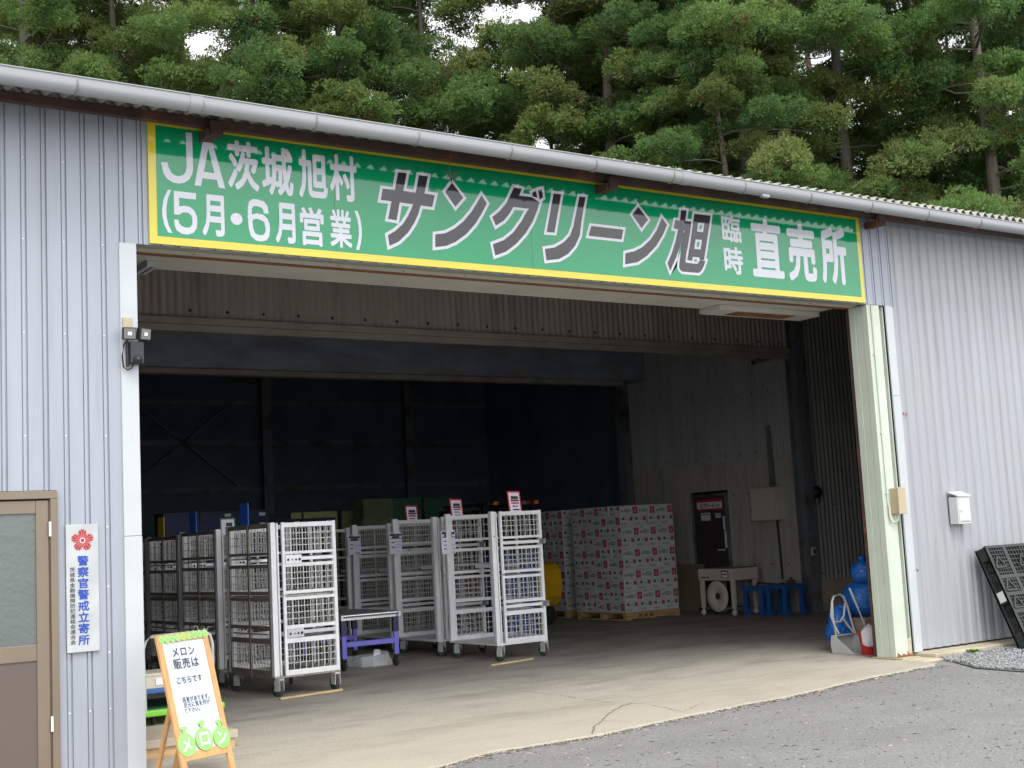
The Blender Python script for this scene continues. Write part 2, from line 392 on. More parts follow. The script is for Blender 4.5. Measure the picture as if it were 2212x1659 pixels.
# ------------------------------------------------------------------ ground
BR_ = crop(2688, 2016, 4032, 2212); BM_ = crop(1344, 2016, 2688, 2212); BL_ = crop(0, 2016, 1344, 2212)
MR_ = crop(2688, 1008, 4032, 2212); MM_ = crop(1344, 1008, 2688, 2212); ML_ = crop(0, 1008, 1344, 2212)
tag(MB().add([(-300, -300, -.016), (300, -300, -.016), (300, 300, -.016), (-300, 300, -.016)], [(0, 1, 2, 3)]).build('asphalt', ASPHALT), kind='structure')
edge = [(-8, 7.0), (1, 7.3), (3, 7.55)]+[tuple(on_z(p)[:2]) for p in (BM_(560, 1659), BM_(1000, 1540), BM_(1600, 1450), BR_(0, 1320), BR_(400, 1240), BR_(700, 1185), BR_(1200, 1070), BR_(1500, 1010))]+[(10.92, 8.72)]
fine = []
for i in range(len(edge)-1):
    (ax, ay), (bx, by) = edge[i], edge[i+1]; n = max(2, int((bx-ax)/.045))
    for k in range(n):
        t = k/n; fine.append((ax+(bx-ax)*t, ay+(by-ay)*t+rnd.uniform(-.012, .012)+.012*math.sin(9*(ax+(bx-ax)*t))))
fine.append(edge[-1])
mb = MB()
inner = [(11.06, 8.80), (11.06, 9.36), (-8, 9.36)]
mb.flat([fine+inner], lambda x, y: (x, y, 0.0)); n = len(fine)
mb.add([(x, y, 0) for x, y in fine]+[(x, y-.01, -.03) for x, y in fine], [(i, n+i, n+i+1, i+1) for i in range(n-1)])
for line, wd in (([BM_(740, 1060), BM_(900, 1110), BM_(1080, 1150), BM_(1250, 1170), BM_(1400, 1185), BM_(1560, 1212), BM_(1780, 1240)], .007),
                 ([BM_(1880, 1240), BM_(1830, 1255), BM_(1770, 1285), BM_(1720, 1320), BM_(1690, 1355), BM_(1640, 1385), BM_(1630, 1440)], .011),
                 ([BM_(1860, 1238), BM_(2000, 1248), BM_(2212, 1296), BR_(130, 1235)], .006), ([BM_(1880, 1243), BM_(2050, 1236), BM_(2212, 1226)], .005),
                 ([BM_(1690, 1355), BM_(1760, 1352), BM_(1890, 1362)], .005), ([BM_(0, 1145), BM_(300, 1075), BM_(600, 1065), BM_(940, 1015)], .005)):
    pts = []
    q = [on_z(p) for p in line]
    for a, b in zip(q[:-1], q[1:]):
        m_ = max(2, int(np.linalg.norm(b-a)/.05))
        for k in range(m_): pts.append(a+(b-a)*k/m_+np.array([rnd.uniform(-.012, .012), rnd.uniform(-.012, .012), 0]))
    pts.append(q[-1]); L = []; R_ = []
    for i, p in enumerate(pts):
        d = pts[min(i+1, len(pts)-1)]-pts[max(i-1, 0)]; d /= np.linalg.norm(d); nrm = np.array([-d[1], d[0], 0]); ww = wd*rnd.uniform(.4, 1.2)
        L.append(p+nrm*ww/2+np.array([0, 0, .003])); R_.append(p-nrm*ww/2+np.array([0, 0, .003]))
    k = len(pts); ok = [i for i in range(k-1)]
    mb.add(L+R_, [(i, k+i, k+i+1, i+1) for i in ok], 1)
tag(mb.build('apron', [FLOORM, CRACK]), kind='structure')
mb = MB(); mb.add([(-8, 9.36, .001), (24, 9.36, .001), (24, 26, .001), (-8, 26, .001)], [(0, 1, 2, 3)])
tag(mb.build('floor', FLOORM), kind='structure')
# gravel strip and its stones on the right
mb = MB()
gp = [(11.34, 8.88), (11.12, 8.55), (10.90, 8.2), (10.87, 7.7), (10.9, 6.5), (20, 6.5), (20, 9.12), (11.5, 9.12)]
mb.flat([gp], lambda x, y: (x, y, -.006))
tag(mb.build('gravel_bed', SOIL), kind='structure')
vs = []; fs = []; r2 = np.random.default_rng(3)
for i in range(9000):
    y = r2.uniform(7.2, 9.1); x = 10.92+r2.random()**1.5*3.6
    if x < 10.92+max(0, (y-8.2))*.64+.04*math.sin(9*y): continue
    s_ = r2.uniform(.010, .024); b = len(vs); c = np.array([x, y, r2.uniform(-.004, .012)])
    ax = r2.normal(size=(3, 3)); ax, _ = np.linalg.qr(ax); sc3 = np.array([1, r2.uniform(.6, .9), r2.uniform(.4, .7)])*s_
    for q in ((1, 0, 0), (-1, 0, 0), (0, 1, 0), (0, -1, 0), (0, 0, 1), (0, 0, -1)): vs.append(c+ax@(np.array(q)*sc3*r2.uniform(.8, 1.2)))
    for f in ((0, 2, 4), (2, 1, 4), (1, 3, 4), (3, 0, 4), (2, 0, 5), (1, 2, 5), (3, 1, 5), (0, 3, 5)): fs.append(tuple(b+j for j in f))
g = MB(); g.v = [tuple(p) for p in vs]; g.f = fs; g.m = [0]*len(fs)
tag(g.build('gravel', GRAVELM), 'loose grey gravel along the foot of the right wall', 'gravel', kind='stuff')

# loose grit, needles and crumbs on the asphalt, thicker along the broken concrete edge
def edge_y(x):
    for (ax, ay), (bx, by) in zip(edge[:-1], edge[1:]):
        if ax <= x <= bx: return ay+(by-ay)*(x-ax)/(bx-ax)
    return 8.7
vs = []; fs = []; mi_ = []; r3 = np.random.default_rng(9)
for i in range(5200):
    x = r3.uniform(3.5, 11); k = r3.random()
    y = edge_y(x)-.008-(r3.exponential(.035) if k < .62 else r3.uniform(0, 3.2))
    s_ = r3.uniform(.003, .008) if k < .62 else r3.uniform(.003, .007); a = r3.uniform(0, 6.28); lg = s_*(1 if r3.random() < .75 else 4.5); b = len(vs)
    d = np.array([math.cos(a), math.sin(a), 0]); n_ = np.array([-d[1], d[0], 0]); c = np.array([x, y, -.015])
    vs += [c-d*lg-n_*s_*.4, c+d*lg-n_*s_*.6, c+d*lg*.8+n_*s_*.6, c-d*lg*.8+n_*s_*.5, c+np.array([0, 0, s_*.8])]
    for f in ((0, 1, 4), (1, 2, 4), (2, 3, 4), (3, 0, 4)): fs.append(tuple(b+j for j in f)); mi_.append(int(r3.random() < .72))
g = MB(); g.v = [tuple(p) for p in vs]; g.f = fs; g.m = mi_
tag(g.build('grit', [mat('pale_grit', (.42, .38, .31), .9, 0, .3, 40), mat('dark_grit', (.075, .07, .06), .9, 0, .3, 40)]), 'loose grit and needles scattered on the asphalt along the concrete edge', 'grit', kind='stuff')

# ------------------------------------------------------------------ the shed
shed = thing('warehouse', 'grey corrugated metal shed with a wide open doorway under a green sign', 'warehouse', (7, 9.35, 0))
A = (7, 9.35, 0)
def ribbed(x0, x1, z0, z1, y, mb=None, period=.140, groove=.038, depth=.020, flank=.006, phase=.02, mi=0, fold=True):
    """flat pans with narrow recessed grooves"""
    mb = mb or MB(A); xs = []
    k = math.floor((x0-phase)/period)-1
    while True:
        s_ = phase+k*period
        if s_ > x1+period: break
        xs += ([(s_, 0), (s_+.002, .012), (s_+.0075, .012), (s_+.009, .001), (s_+.030, .001), (s_+.032, .015), (s_+.0425, .015), (s_+.044, 0)] if fold else [(s_, 0), (s_+.001, .030), (s_+.010, .030), (s_+.011, depth), (s_+groove-flank, depth), (s_+groove, 0)]); k += 1
    pr = [(x0, 0)]+[q for q in xs if x0+1e-4 < q[0] < x1-1e-4]+[(x1, 0)]
    n = len(pr); v = [(x, y+d, z0) for x, d in pr]+[(x, y+d, z1) for x, d in pr]
    mb.add(v, [(i, i+1, n+i+1, n+i) for i in range(n-1)], mi)
    return mb
def screws(mb, xs, zs, y, mi, r=.006):
    for x in xs:
        for z in zs:
            n = 8; v = [(x+r*math.cos(t*math.pi/4), y-.001, z+r*math.sin(t*math.pi/4)) for t in range(n)]+[(x, y-.007, z)]
            mb.add(v, [(i, (i+1) % n, n) for i in range(n)], mi)
# left wall
mb = MB(A)
ribbed(-6, 1.42, -.02, 4.86, 9.35, mb); ribbed(1.42, 2.485, 1.99, 4.86, 9.35, mb); ribbed(2.485, 2.955, -.02, 4.86, 9.35, mb)
mb.box(-6, 1.42, 9.40, 9.43, 0, 4.8); mb.box(2.485, 2.955, 9.40, 9.43, 0, 4.8); mb.box(1.42, 2.485, 9.40, 9.43, 1.99, 4.8)
sx = [.02+.02+.14*k for k in range(14, 22)]
for i, x in enumerate(sx):
    if i % 2 == 0 or i == 7: screws(mb, [x], [4.36, 3.77, 3.10, 2.37], 9.352, 1)
    if x > 2.5: screws(mb, [x], [1.72, 1.30, .84, .45], 9.352, 1)
mb.build('wall', [WALLM, ALU], shed)
# wall over the opening, partly behind the sign
mb = MB(A); ribbed(2.956, 11.56, 3.80, 4.86, 9.351, mb); mb.box(2.956, 11.56, 9.40, 9.43, 3.83, 4.8)
mb.add([(2.956, 9.351, 3.80), (11.56, 9.351, 3.80), (11.56, 9.40, 3.80), (2.956, 9.40, 3.80)], [(0, 3, 2, 1)])
mb.build('wall', [WALLM], shed)
# right wall
mb = MB(A); ribbed(11.50, 24, .065, 4.86, 9.37, mb, period=.152, groove=.088, depth=.020, flank=.022, fold=False); mb.box(11.56, 24, 9.42, 9.45, 0.07, 4.8)
for (x, z, h) in ((11.575, 2.63, .035), (11.62, 2.625, .04), (11.545, .93, .03), (11.58, .92, .03)):
    mb.add([(x-.012, 9.3675, z-h), (x+.014, 9.3675, z-h*.7), (x+.012, 9.3675, z), (x-.01, 9.3675, z-.005)], [(0, 1, 2, 3)], 1)
mb.build('wall', [WALLR, RUSTLINE], shed)
mb = MB(A); mb.box(11.42, 24, 9.10, 9.50, -.05, .045); mb.box(11.06, 11.42, 9.0, 9.36, -.05, .004)
mb.build('plinth', CONCR, shed, bevel=.012)
# door jamb trim on the left of the opening
mb = MB(A); mb.box(2.953, 3.085, 9.333, 9.62, -.02, 1.645); mb.box(2.955, 3.083, 9.336, 9.62, 1.647, 3.797)
mb.build('door_jamb', WHITE, shed, bevel=.004)
# pale green post on the right of the opening
mb = MB(A)
mb.box(11.10, 11.13, 9.352, 9.43, 0.02, 3.797); mb.box(11.104, 11.13, 9.434, 9.52, 0.02, 3.797); mb.box(11.10, 11.13, 9.524, 9.61, .02, 3.797)
mb.box(11.131, 11.30, 9.352, 9.36, .02, 3.797); mb.box(11.285, 11.302, 9.361, 9.45, .02, 3.797); mb.box(11.303, 11.375, 9.44, 9.455, .02, 3.797)
mb.box(11.376, 11.392, 9.375, 9.455, .02, 3.797); mb.box(11.131, 11.28, 9.58, 9.61, .02, 3.797)
mb.build('post', GREENISH, shed, bevel=.004)
mb = MB(A); mb.box(11.108, 11.14, 9.612, 9.66, .01, 3.79); mb.build('shutter_guide', RUST, shed, bevel=.003)
mb = MB(A); mb.box(11.393, 11.515, 9.338, 9.36, .05, 2.80); mb.box(11.395, 11.513, 9.341, 9.36, 2.803, 3.797); mb.build('corner_trim', WHITE, shed, bevel=.003)
mb = MB(A); mb.box(11.075, 11.36, 9.25, 9.66, .004, .018); mb.build('base_plate', CREAMBOX, shed, bevel=.004)
mb = MB(A)
for k in range(14):
    x = 11.10+.02*k; h = .012+.02*abs(math.sin(k*2.3))+(.02 if k in (1, 9) else 0); mb.box(x, x+.019, 9.3495-.0004*(k % 3), 9.3505, .02, .02+h)
mb.build('rust_patch', RUSTLINE, shed)
mb = MB(A); mb.box(11.31, 11.372, 9.36, 9.437, .01, .20); mb.build('kerb_block', CONCR, shed, bevel=.01)
# lintel and front shutter case
mb = MB(A); mb.box(3.086, 11.098, 9.405, 9.49, 3.805, 4.2); mb.build('lintel', BEIGEST, shed, bevel=.004)
mb = MB(A); mb.box(3.086, 11.098, 9.495, 9.60, 3.80, 4.2)
for x in np.arange(3.6, 11, .62):
    n = 8; mb.add([(x+.012*math.cos(t*math.pi/4), 9.535+.012*math.sin(t*math.pi/4), 3.797) for t in range(n)], [tuple(range(n))[::-1]], 1)
mb.build('lintel', [SOFFIT, RUST], shed, bevel=.0)
mb = MB(A); mb.box(3.086, 11.098, 9.601, 9.635, 3.79, 3.86); mb.box(3.086, 11.098, 9.66, 9.70, 3.80, 3.9); mb.build('rust_strip', RUSTLINE, shed)
mb = MB(A); mb.box(3.086, 8.30, 9.72, 10.29, 3.83, 4.45); mb.box(8.306, 11.09, 9.72, 10.29, 3.829, 4.45)
mb.build('shutter_case', SOFFIT, shed, bevel=.003)
mb = MB(A); mb.box(9.55, 11.07, 10.0, 10.32, 3.775, 3.826); mb.box(9.85, 10.75, 10.06, 10.26, 3.771, 3.7745, 1); mb.build('hatch', [SOFFIT, RUSTLINE], shed)
mb = MB(A); mb.box(3.38, 3.47, 9.98, 10.31, 3.78, 3.828); mb.box(3.42, 3.435, 10.0, 10.28, 3.777, 3.7795, 1); mb.build('bracket', [WHITE, INK], shed)

# roof: corrugated slate sheets
def zroof(x, y): return 4.746+.0047*x+.15*(y-8.82)
mb = MB(A); xs = np.arange(-6, 24.001, .13/8); n = len(xs); lay = []
for dz in (.0, .007):
    for y in (8.83, 9.4, 13, 19, 26): lay.append([(x, y, zroof(x, y)+.030*math.cos(2*math.pi*x/.13)+dz) for x in xs])
v = [p for l in lay for p in l]; f = []
for a, b in ((0, 1), (1, 2), (2, 3), (3, 4), (5, 6), (6, 7), (7, 8), (8, 9), (0, 5)): f += [(a*n+i, a*n+i+1, b*n+i+1, b*n+i) for i in range(n-1)]
roof = mb.add(v, f, 0, smooth=True).build('roof', SLATE, shed)
# gutter with straps
GY, GZ, GR = 8.795, 4.742, .062
mb = MB(A); prof = []
for k in range(13):
    t = math.pi*(k/12); prof.append((GY-GR*math.cos(t), GZ-GR*math.sin(t)))
prof = [(GY-GR, GZ+.045)]+prof+[(GY+GR, GZ+.02)]
def gz(x): return -.004*(x-2)
for off in (0, .004):
    m_ = len(prof); v = [(x, GY+(y-GY)*(1-off/GR), z+off+gz(x)) for x in (-6, 24) for y, z in prof]
    mb.add(v, [(i, i+1, m_+i+1, m_+i) if off else (m_+i, m_+i+1, i+1, i) for i in range(m_-1)], 0, smooth=True)
mb.tube([(-6, GY-GR-.002, GZ+.047+gz(-6)), (24, GY-GR-.002, GZ+.047+gz(24))], .006, 6)
for x in (2.75+.55, 8.0, 13.6):
    m_ = len(prof); v = [(xx, GY+(y-GY)*1.06, GZ+(z-GZ)*1.05+gz(xx)-.001) for xx in (x, x+.10) for y, z in prof]
    mb.add(v, [(m_+i, m_+i+1, i+1, i) for i in range(m_-1)], 0, smooth=True)
gut = mb.build('gutter', GUTTER, shed)
for k in range(15):
    x = 1.60+.90*k
    mb = MB(A); mb.tube([(x, GY-(GR+.006)*math.cos(t), GZ-(GR+.006)*math.sin(t)+gz(x)) for t in np.linspace(-.6, math.pi, 14)], .0055, 5)
    b = mb.build('gutter_strap', WIRE, gut)
mb = MB(A); c0 = on_y(crop(2688, 0, 4032, 2212)(545, 1270), 8.75)
mb.box(c0[0]-.05, c0[0]+.05, 8.75, 8.80, c0[2]-.012, c0[2]+.02); mb.build('outlet', GUTTER, gut, bevel=.01)
# eaves purlin and rafter stubs, rusty
mb = MB(A); mb.prism([(9.205, 4.712), (9.26, 4.712), (9.26, 4.776), (9.205, 4.776)], lambda y, z: (-6, y, z-(.028 if z > 4.75 else .012)), lambda y, z: (24, y, z+(.113 if z > 4.75 else .040))); mb.build('eaves_purlin', RUST, shed, bevel=.004)
for x in (3.67, 7.52, 11.24):
    mb = MB(A); mb.box(x-.06, x+.04, 9.14, 9.185, 4.645, 4.76); mb.box(x-.09, x-.062, 9.16, 9.33, 4.63, 4.70); mb.box(x-.06, x+.02, 9.176, 9.33, 4.64, 4.70)
    mb.build('rafter_end', RUST, shed, bevel=.004)
def wave(mb, axis, a0, a1, z0, z1, pos, period=.10, amp=.016, mi=0, per=8):
    t = np.arange(a0, a1+1e-6, period/per); n = len(t); c = amp*np.cos(2*math.pi*t/period)
    pts = [((q, pos+d) if axis == 'x' else (pos+d, q)) for q, d in zip(t, c)]
    mb.add([(x, y, z0) for x, y in pts]+[(x, y, z1) for x, y in pts], [(i, i+1, n+i+1, n+i) for i in range(n-1)], mi, smooth=True)
# inner face wall hanging over the second bay
mb = MB(A); wave(mb, 'x', -6, 16.12, 4.39, 5.68, 15.3); wave(mb, 'x', -6, 16.12, 4.39, 5.68, 15.345)
for x in np.arange(5.7, 16, .485):
    n = 8; mb.add([(x+.022*math.cos(t*math.pi/4), 15.279, 4.475+.022*math.sin(t*math.pi/4)) for t in range(n)]+[(x, 15.262, 4.475)], [(i, (i+1) % n, n) for i in range(n)], 1)
mb.build('hanging_wall', [BROWNSHEET, INK], shed)
mb = MB(A); mb.box(-6, 16.1, 15.25, 15.40, 4.30, 4.385); mb.box(-6, 16.1, 15.29, 15.38, 4.215, 4.298); mb.build('hanging_wall_trim', DUSTY, shed, bevel=.004)
# corner column and the walls of the inner room
mb = MB(A); mb.box(16.14, 16.34, 15.20, 15.215, 0, 5.65); mb.box(16.233, 16.247, 15.216, 15.42, 0, 5.65); mb.box(16.14, 16.34, 15.421, 15.436, 0, 5.65)
mb.build('column', DARKSTEEL, shed, bevel=.003)
mb = MB(A); wave(mb, 'x', 16.36, 24,   .52, 5.70, 15.30, .10, .014)
for z in (.62, 1.75, 3.2):
    for x in np.arange(16.5, 19.5, .4):
        n = 8; mb.add([(x+.018*math.cos(t*math.pi/4), 15.282, z+.018*math.sin(t*math.pi/4)) for t in range(n)]+[(x, 15.268, z)], [(i, (i+1) % n, n) for i in range(n)], 1)
mb.build('partition_wall', [GREYSHEET, INK], shed)
mb = MB(A); mb.box(16.36, 24, 15.26, 15.46, 0, .52); mb.build('partition_footing', CONCR, shed)
mb = MB(A)
def ribbed_y(mb, y0, y1, z0, z1, x, period=.085, groove=.022, depth=.012, mi=0):
    pr = [(y0, 0)]; k = math.floor(y0/period)
    while k*period < y1:
        s_ = k*period
        for dy, d in ((0, 0), (.004, depth), (groove-.004, depth), (groove, 0)):
            if y0 < s_+dy < y1: pr.append((s_+dy, d))
        k += 1
    pr.append((y1, 0)); n = len(pr)
    mb.add([(x+d, y, z0) for y, d in pr]+[(x+d, y, z1) for y, d in pr], [(n+i, n+i+1, i+1, i) for i in range(n-1)], mi)
ribbed_y(mb, 15.44, 17.10, 0, 2.66, 16.2); ribbed_y(mb, 17.10, 18.07, 2.12, 2.66, 16.2); ribbed_y(mb, 18.07, 19.8, 0, 2.66, 16.2)
for z in (.80, 1.72, 2.02):
    for y in np.arange(15.75, 17.1, .4):
        mb.add([(16.197, y+.018*math.cos(t*math.pi/4), z+.018*math.sin(t*math.pi/4)) for t in range(8)]+[(16.185, y, z)], [((i+1) % 8, i, 8) for i in range(8)], 1)
mb.build('inner_wall', [BEIGESHEET, INK], shed)
mb = MB(A); wave(mb, 'y', 15.44, 19.8, 2.60, 5.74, 16.165, .076, .012)
for z in (2.72, 3.75):
    for y in np.arange(15.9, 19.6, .38):
        mb.add([(16.15, y+.018*math.cos(t*math.pi/4), z+.018*math.sin(t*math.pi/4)) for t in range(8)]+[(16.135, y, z)], [((i+1) % 8, i, 8) for i in range(8)], 1)
mb.build('inner_wall', [BLUESHEET, INK], shed)
# second shutter case, guide, and the dark bay behind
mb = MB(A); mb.box(-6, 16.02, 18.95, 19.55, 4.31, 4.86); mb.build('inner_shutter_case', SHUTTERBOX, shed, bevel=.02)
mb = MB(A); mb.box(-6, 15.6, 19.10, 19.30, 4.23, 4.26); mb.box(-6, 15.6, 19.10, 19.115, 4.26, 4.31); mb.build('inner_shutter_rail', DUSTY, shed)
mb = MB(A); mb.box(15.93, 16.04, 19.56, 19.80, 0, 4.6); mb.box(16.05, 16.15, 19.64, 19.9, 0, 4.6); mb.build('inner_shutter_guide', DARKSTEEL, shed)
mb = MB(A); wave(mb, 'x', -6, 16.1, 4.8, 6.33, 19.6, .10, .014); mb.build('inner_wall', GREYSHEET, shed)
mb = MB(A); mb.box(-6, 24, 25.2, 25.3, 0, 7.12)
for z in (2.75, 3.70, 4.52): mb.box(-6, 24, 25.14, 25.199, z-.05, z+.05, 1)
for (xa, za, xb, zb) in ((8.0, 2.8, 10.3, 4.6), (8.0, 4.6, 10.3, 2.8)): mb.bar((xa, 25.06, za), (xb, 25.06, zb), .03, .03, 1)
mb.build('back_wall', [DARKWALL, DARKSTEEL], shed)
for x in (4.1, 7.5, 10.85, 14.2, 17.6):
    mb = MB(A); mb.box(x-.10, x+.10, 24.85, 24.87, 0, 7.05); mb.box(x-.007, x+.007, 24.871, 25.12, 0, 7.05); mb.build('column', DARKSTEEL, shed)
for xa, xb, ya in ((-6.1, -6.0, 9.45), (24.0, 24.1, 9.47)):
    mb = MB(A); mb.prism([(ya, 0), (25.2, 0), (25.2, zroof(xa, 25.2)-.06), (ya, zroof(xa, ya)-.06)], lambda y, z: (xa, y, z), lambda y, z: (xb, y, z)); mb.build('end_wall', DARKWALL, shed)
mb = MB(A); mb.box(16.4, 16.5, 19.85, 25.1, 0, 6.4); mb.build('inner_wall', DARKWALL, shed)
mb = MB(A)
for y in (10.9, 12.2, 13.5): mb.box(-6, 24, y, y+.05, zroof(0, y)+.0, zroof(0, y)+.08)
mb.build('rafter', DARKSTEEL, shed)
# brown aluminium door on the left
def sub(part, **k): return tag(part, **k)
mb = MB(A)
mb.box(1.42, 2.484, 9.31, 9.41, 1.93, 1.985); mb.box(2.435, 2.484, 9.31, 9.41, -.02, 1.9295); mb.box(1.42, 1.47, 9.31, 9.41, -.02, 1.9295)
fr = mb.build('door_frame', BRONZE, shed, bevel=.004)
mb = MB(A)
mb.box(2.34, 2.425, 9.325, 9.365, .0, 1.92); mb.box(1.475, 1.56, 9.325, 9.365, .0, 1.92); mb.box(1.5605, 2.3395, 9.327, 9.363, 1.83, 1.92); mb.box(1.5605, 2.3395, 9.327, 9.363, .83, .94); mb.box(1.5605, 2.3395, 9.327, 9.363, 0, .1)
dr = mb.build('door', BRONZE, shed, bevel=.004)
mb = MB(A); mb.box(1.56, 2.34, 9.34, 9.35, .94, 1.83); mb.build('glass', FROST, dr)
mb = MB(A); mb.box(1.56, 2.34, 9.338, 9.352, .10, .83); mb.build('panel', DOORPAN, dr)
mb = MB(A); mb.box(2.426, 2.434, 9.327, 9.40, 0, 1.92); mb.build('seal', BRONZED, dr)
for z in (1.72, .4):
    mb = MB(A); mb.cyl((2.43, 9.305, z-.05), (2.43, 9.305, z+.05), .009, 8); mb.build('hinge', ALU, dr)

# ------------------------------------------------------------------ the green sign over the doorway
SY = 9.328
sign = thing('shop_sign', 'long green sign board with yellow border and big Japanese lettering over the doorway', 'sign', (7.1, 9.33, 4.28)); SA = (7.1, 9.33, 4.28)
mb = MB(SA); mb.box(3.183, 11.063, SY, 9.35, 3.808, 4.770); mb.build('board', SIGNYELLOW, sign, bevel=.002)
mb = MB(SA); q = lambda x, z: (x, SY-.0015, z)
mb.flat([[(3.243, 3.868), (11.010, 3.868), (11.010, 4.722), (3.243, 4.722)]], q)
for x in (4.72, 6.67, 8.63): mb.flat([[(x-.0015, 3.868), (x+.0015, 3.868), (x+.0015, 4.722), (x-.0015, 4.722)]], lambda x, z: (x, SY-.002, z), 1)
mb.build('panel', [SIGNGREEN, DKGREEN], sign)
C2 = crop(560, 460, 1500, 2212); C3 = crop(1450, 620, 2450, 2212); C4 = crop(2400, 760, 3450, 2212); C5 = crop(2600, 800, 2900, 1659)
def sp(c, pts): return [tuple(on_y(c(*p), SY)[[0, 2]]) for p in pts]
lt = MB(SA); q = lambda x, z: (x, SY-.003, z)
lt.flat([sp(C2, [(402, 145), (460, 150), (470, 480), (462, 530), (440, 575), (400, 607), (345, 620), (285, 610), (230, 575), (195, 525), (172, 422), (230, 422), (245, 470), (270, 520), (300, 543), (340, 552), (378, 540), (402, 510), (410, 470)])], q)
lt.flat([sp(C2, [(572, 168), (632, 178), (768, 667), (708, 657), (690, 586), (557, 570), (543, 642), (483, 635)]), sp(C2, [(610, 290), (668, 525), (570, 510)])], q)
lt.flat([sp(C2, [(238, 675), (268, 678), (235, 760), (222, 850), (225, 930), (245, 1010), (280, 1078), (240, 1072), (203, 1000), (185, 920), (183, 850), (197, 760)])], q)
lt.flat([sp(C2, [(1965, 870), (1993, 875), (2018, 940), (2033, 1040), (2033, 1100), (2025, 1170), (2008, 1235), (1980, 1232), (1998, 1160), (2006, 1090), (2003, 1020), (1992, 950)])], q)
cx_, cz_ = sp(C2, [(872, 947)])[0]
lt.flat([[(cx_+.049*math.cos(t), cz_+.047*math.sin(t)) for t in np.linspace(0, 2*math.pi, 24, endpoint=False)]], q)
# round figures 5 and 6, stroke by stroke
lt.flat([sp(C2, [(290, 685), (497, 710), (497, 768), (340, 750), (342, 830), (390, 825), (440, 835), (480, 870), (503, 920), (510, 975), (503, 1035), (475, 1075), (420, 1092), (370, 1085), (320, 1055), (300, 1010), (295, 950), (335, 955), (340, 985), (360, 1012), (400, 1027), (440, 1027), (462, 1000), (465, 960), (455, 915), (425, 890), (380, 885), (340, 908), (295, 905)])], q)
lt.flat([sp(C2, [(1170, 900), (1125, 895), (1120, 860), (1100, 840), (1060, 828), (1030, 828), (1014, 850), (1012, 905), (1060, 895), (1120, 908), (1160, 945), (1180, 1000), (1183, 1050), (1175, 1110), (1150, 1145), (1100, 1157), (1050, 1145), (1005, 1105), (985, 1030), (977, 930), (977, 830), (990, 785), (1020, 763), (1070, 767), (1125, 785), (1160, 830)]),
         sp(C2, [(1020, 965), (1025, 1030), (1045, 1080), (1085, 1098), (1120, 1095), (1140, 1070), (1142, 1030), (1130, 980), (1105, 960), (1060, 945), (1030, 950)])], q)
for ch, tl, br, c, bd in (('茨', (783, 207), (1087, 700), C2, .030), ('城', (1097, 262), (1405, 748), C2, .030), ('旭', (1437, 295), (1722, 777), C2, .030), ('村', (1727, 338), (1995, 797), C2, .030),
                          ('月', (548, 712), (765, 1118), C2, .032), ('月', (1225, 788), (1423, 1183), C2, .032), ('営', (1455, 827), (1688, 1208), C2, .026), ('業', (1730, 850), (1947, 1223), C2, .024),
                          ('臨', (920, 178), (1095, 418), C4, .022), ('時', (940, 437), (1115, 683), C4, .028), ('直', (1155, 200), (1453, 715), C4, .028), ('売', (1453, 240), (1728, 750), C4, .034), ('所', (1730, 268), (1985, 770), C4, .036)):
    (x0, z1), (x1, z0) = sp(c, [tl, br]); put_glyph(lt, ch, x0, x1, z0, z1, q, bd)
lt.build('lettering', SIGNWHITE, sign)
BIG = [sp(C3, p) for p in (
    [(258, 130), (333, 137), (303, 293), (412, 308), (440, 155), (517, 165), (488, 315), (578, 330), (555, 432), (455, 418), (435, 490), (400, 570), (345, 655), (265, 732), (185, 770), (170, 678), (235, 640), (300, 580), (345, 510), (372, 455), (390, 408), (272, 392), (245, 548), (172, 535), (202, 382), (108, 370), (125, 272), (230, 285)],
    [(728, 222), (825, 352), (757, 430), (668, 300)],
    [(985, 330), (1030, 400), (985, 490), (930, 580), (850, 670), (760, 735), (680, 770), (582, 782), (582, 672), (670, 660), (750, 620), (830, 555), (900, 470), (950, 390)],
    [(1268, 258), (1335, 275), (1312, 333), (1425, 347), (1490, 392), (1470, 460), (1430, 560), (1370, 660), (1290, 750), (1200, 820), (1105, 855), (1083, 757), (1180, 720), (1260, 655), (1330, 560), (1375, 480), (1398, 448), (1260, 432), (1235, 480), (1180, 550), (1110, 595), (1078, 520), (1140, 470), (1200, 400), (1240, 320)],
    [(1425, 310), (1457, 293), (1472, 352), (1432, 342)], [(1478, 285), (1512, 277), (1519, 350), (1490, 368)],
    [(1612, 315), (1678, 322), (1620, 655), (1553, 650)],
    [(1838, 340), (1890, 347), (1875, 430), (1855, 560), (1840, 680), (1800, 770), (1740, 840), (1660, 885), (1550, 897), (1537, 798), (1620, 785), (1700, 740), (1755, 680), (1785, 600), (1800, 520)])]
BIG.append(sp(C3, [(1940, 598), (1918, 682)])[::-1]+sp(C4, [(112, 305), (98, 385)]))
BIG[-1] = [BIG[-1][1], BIG[-1][2], BIG[-1][3], BIG[-1][0]]
BIG += [sp(C4, p) for p in ([(237, 115), (317, 222), (263, 292), (187, 180)], [(432, 205), (475, 265), (440, 350), (385, 440), (310, 520), (230, 575), (128, 592), (130, 500), (200, 485), (270, 450), (340, 385), (395, 300)])]
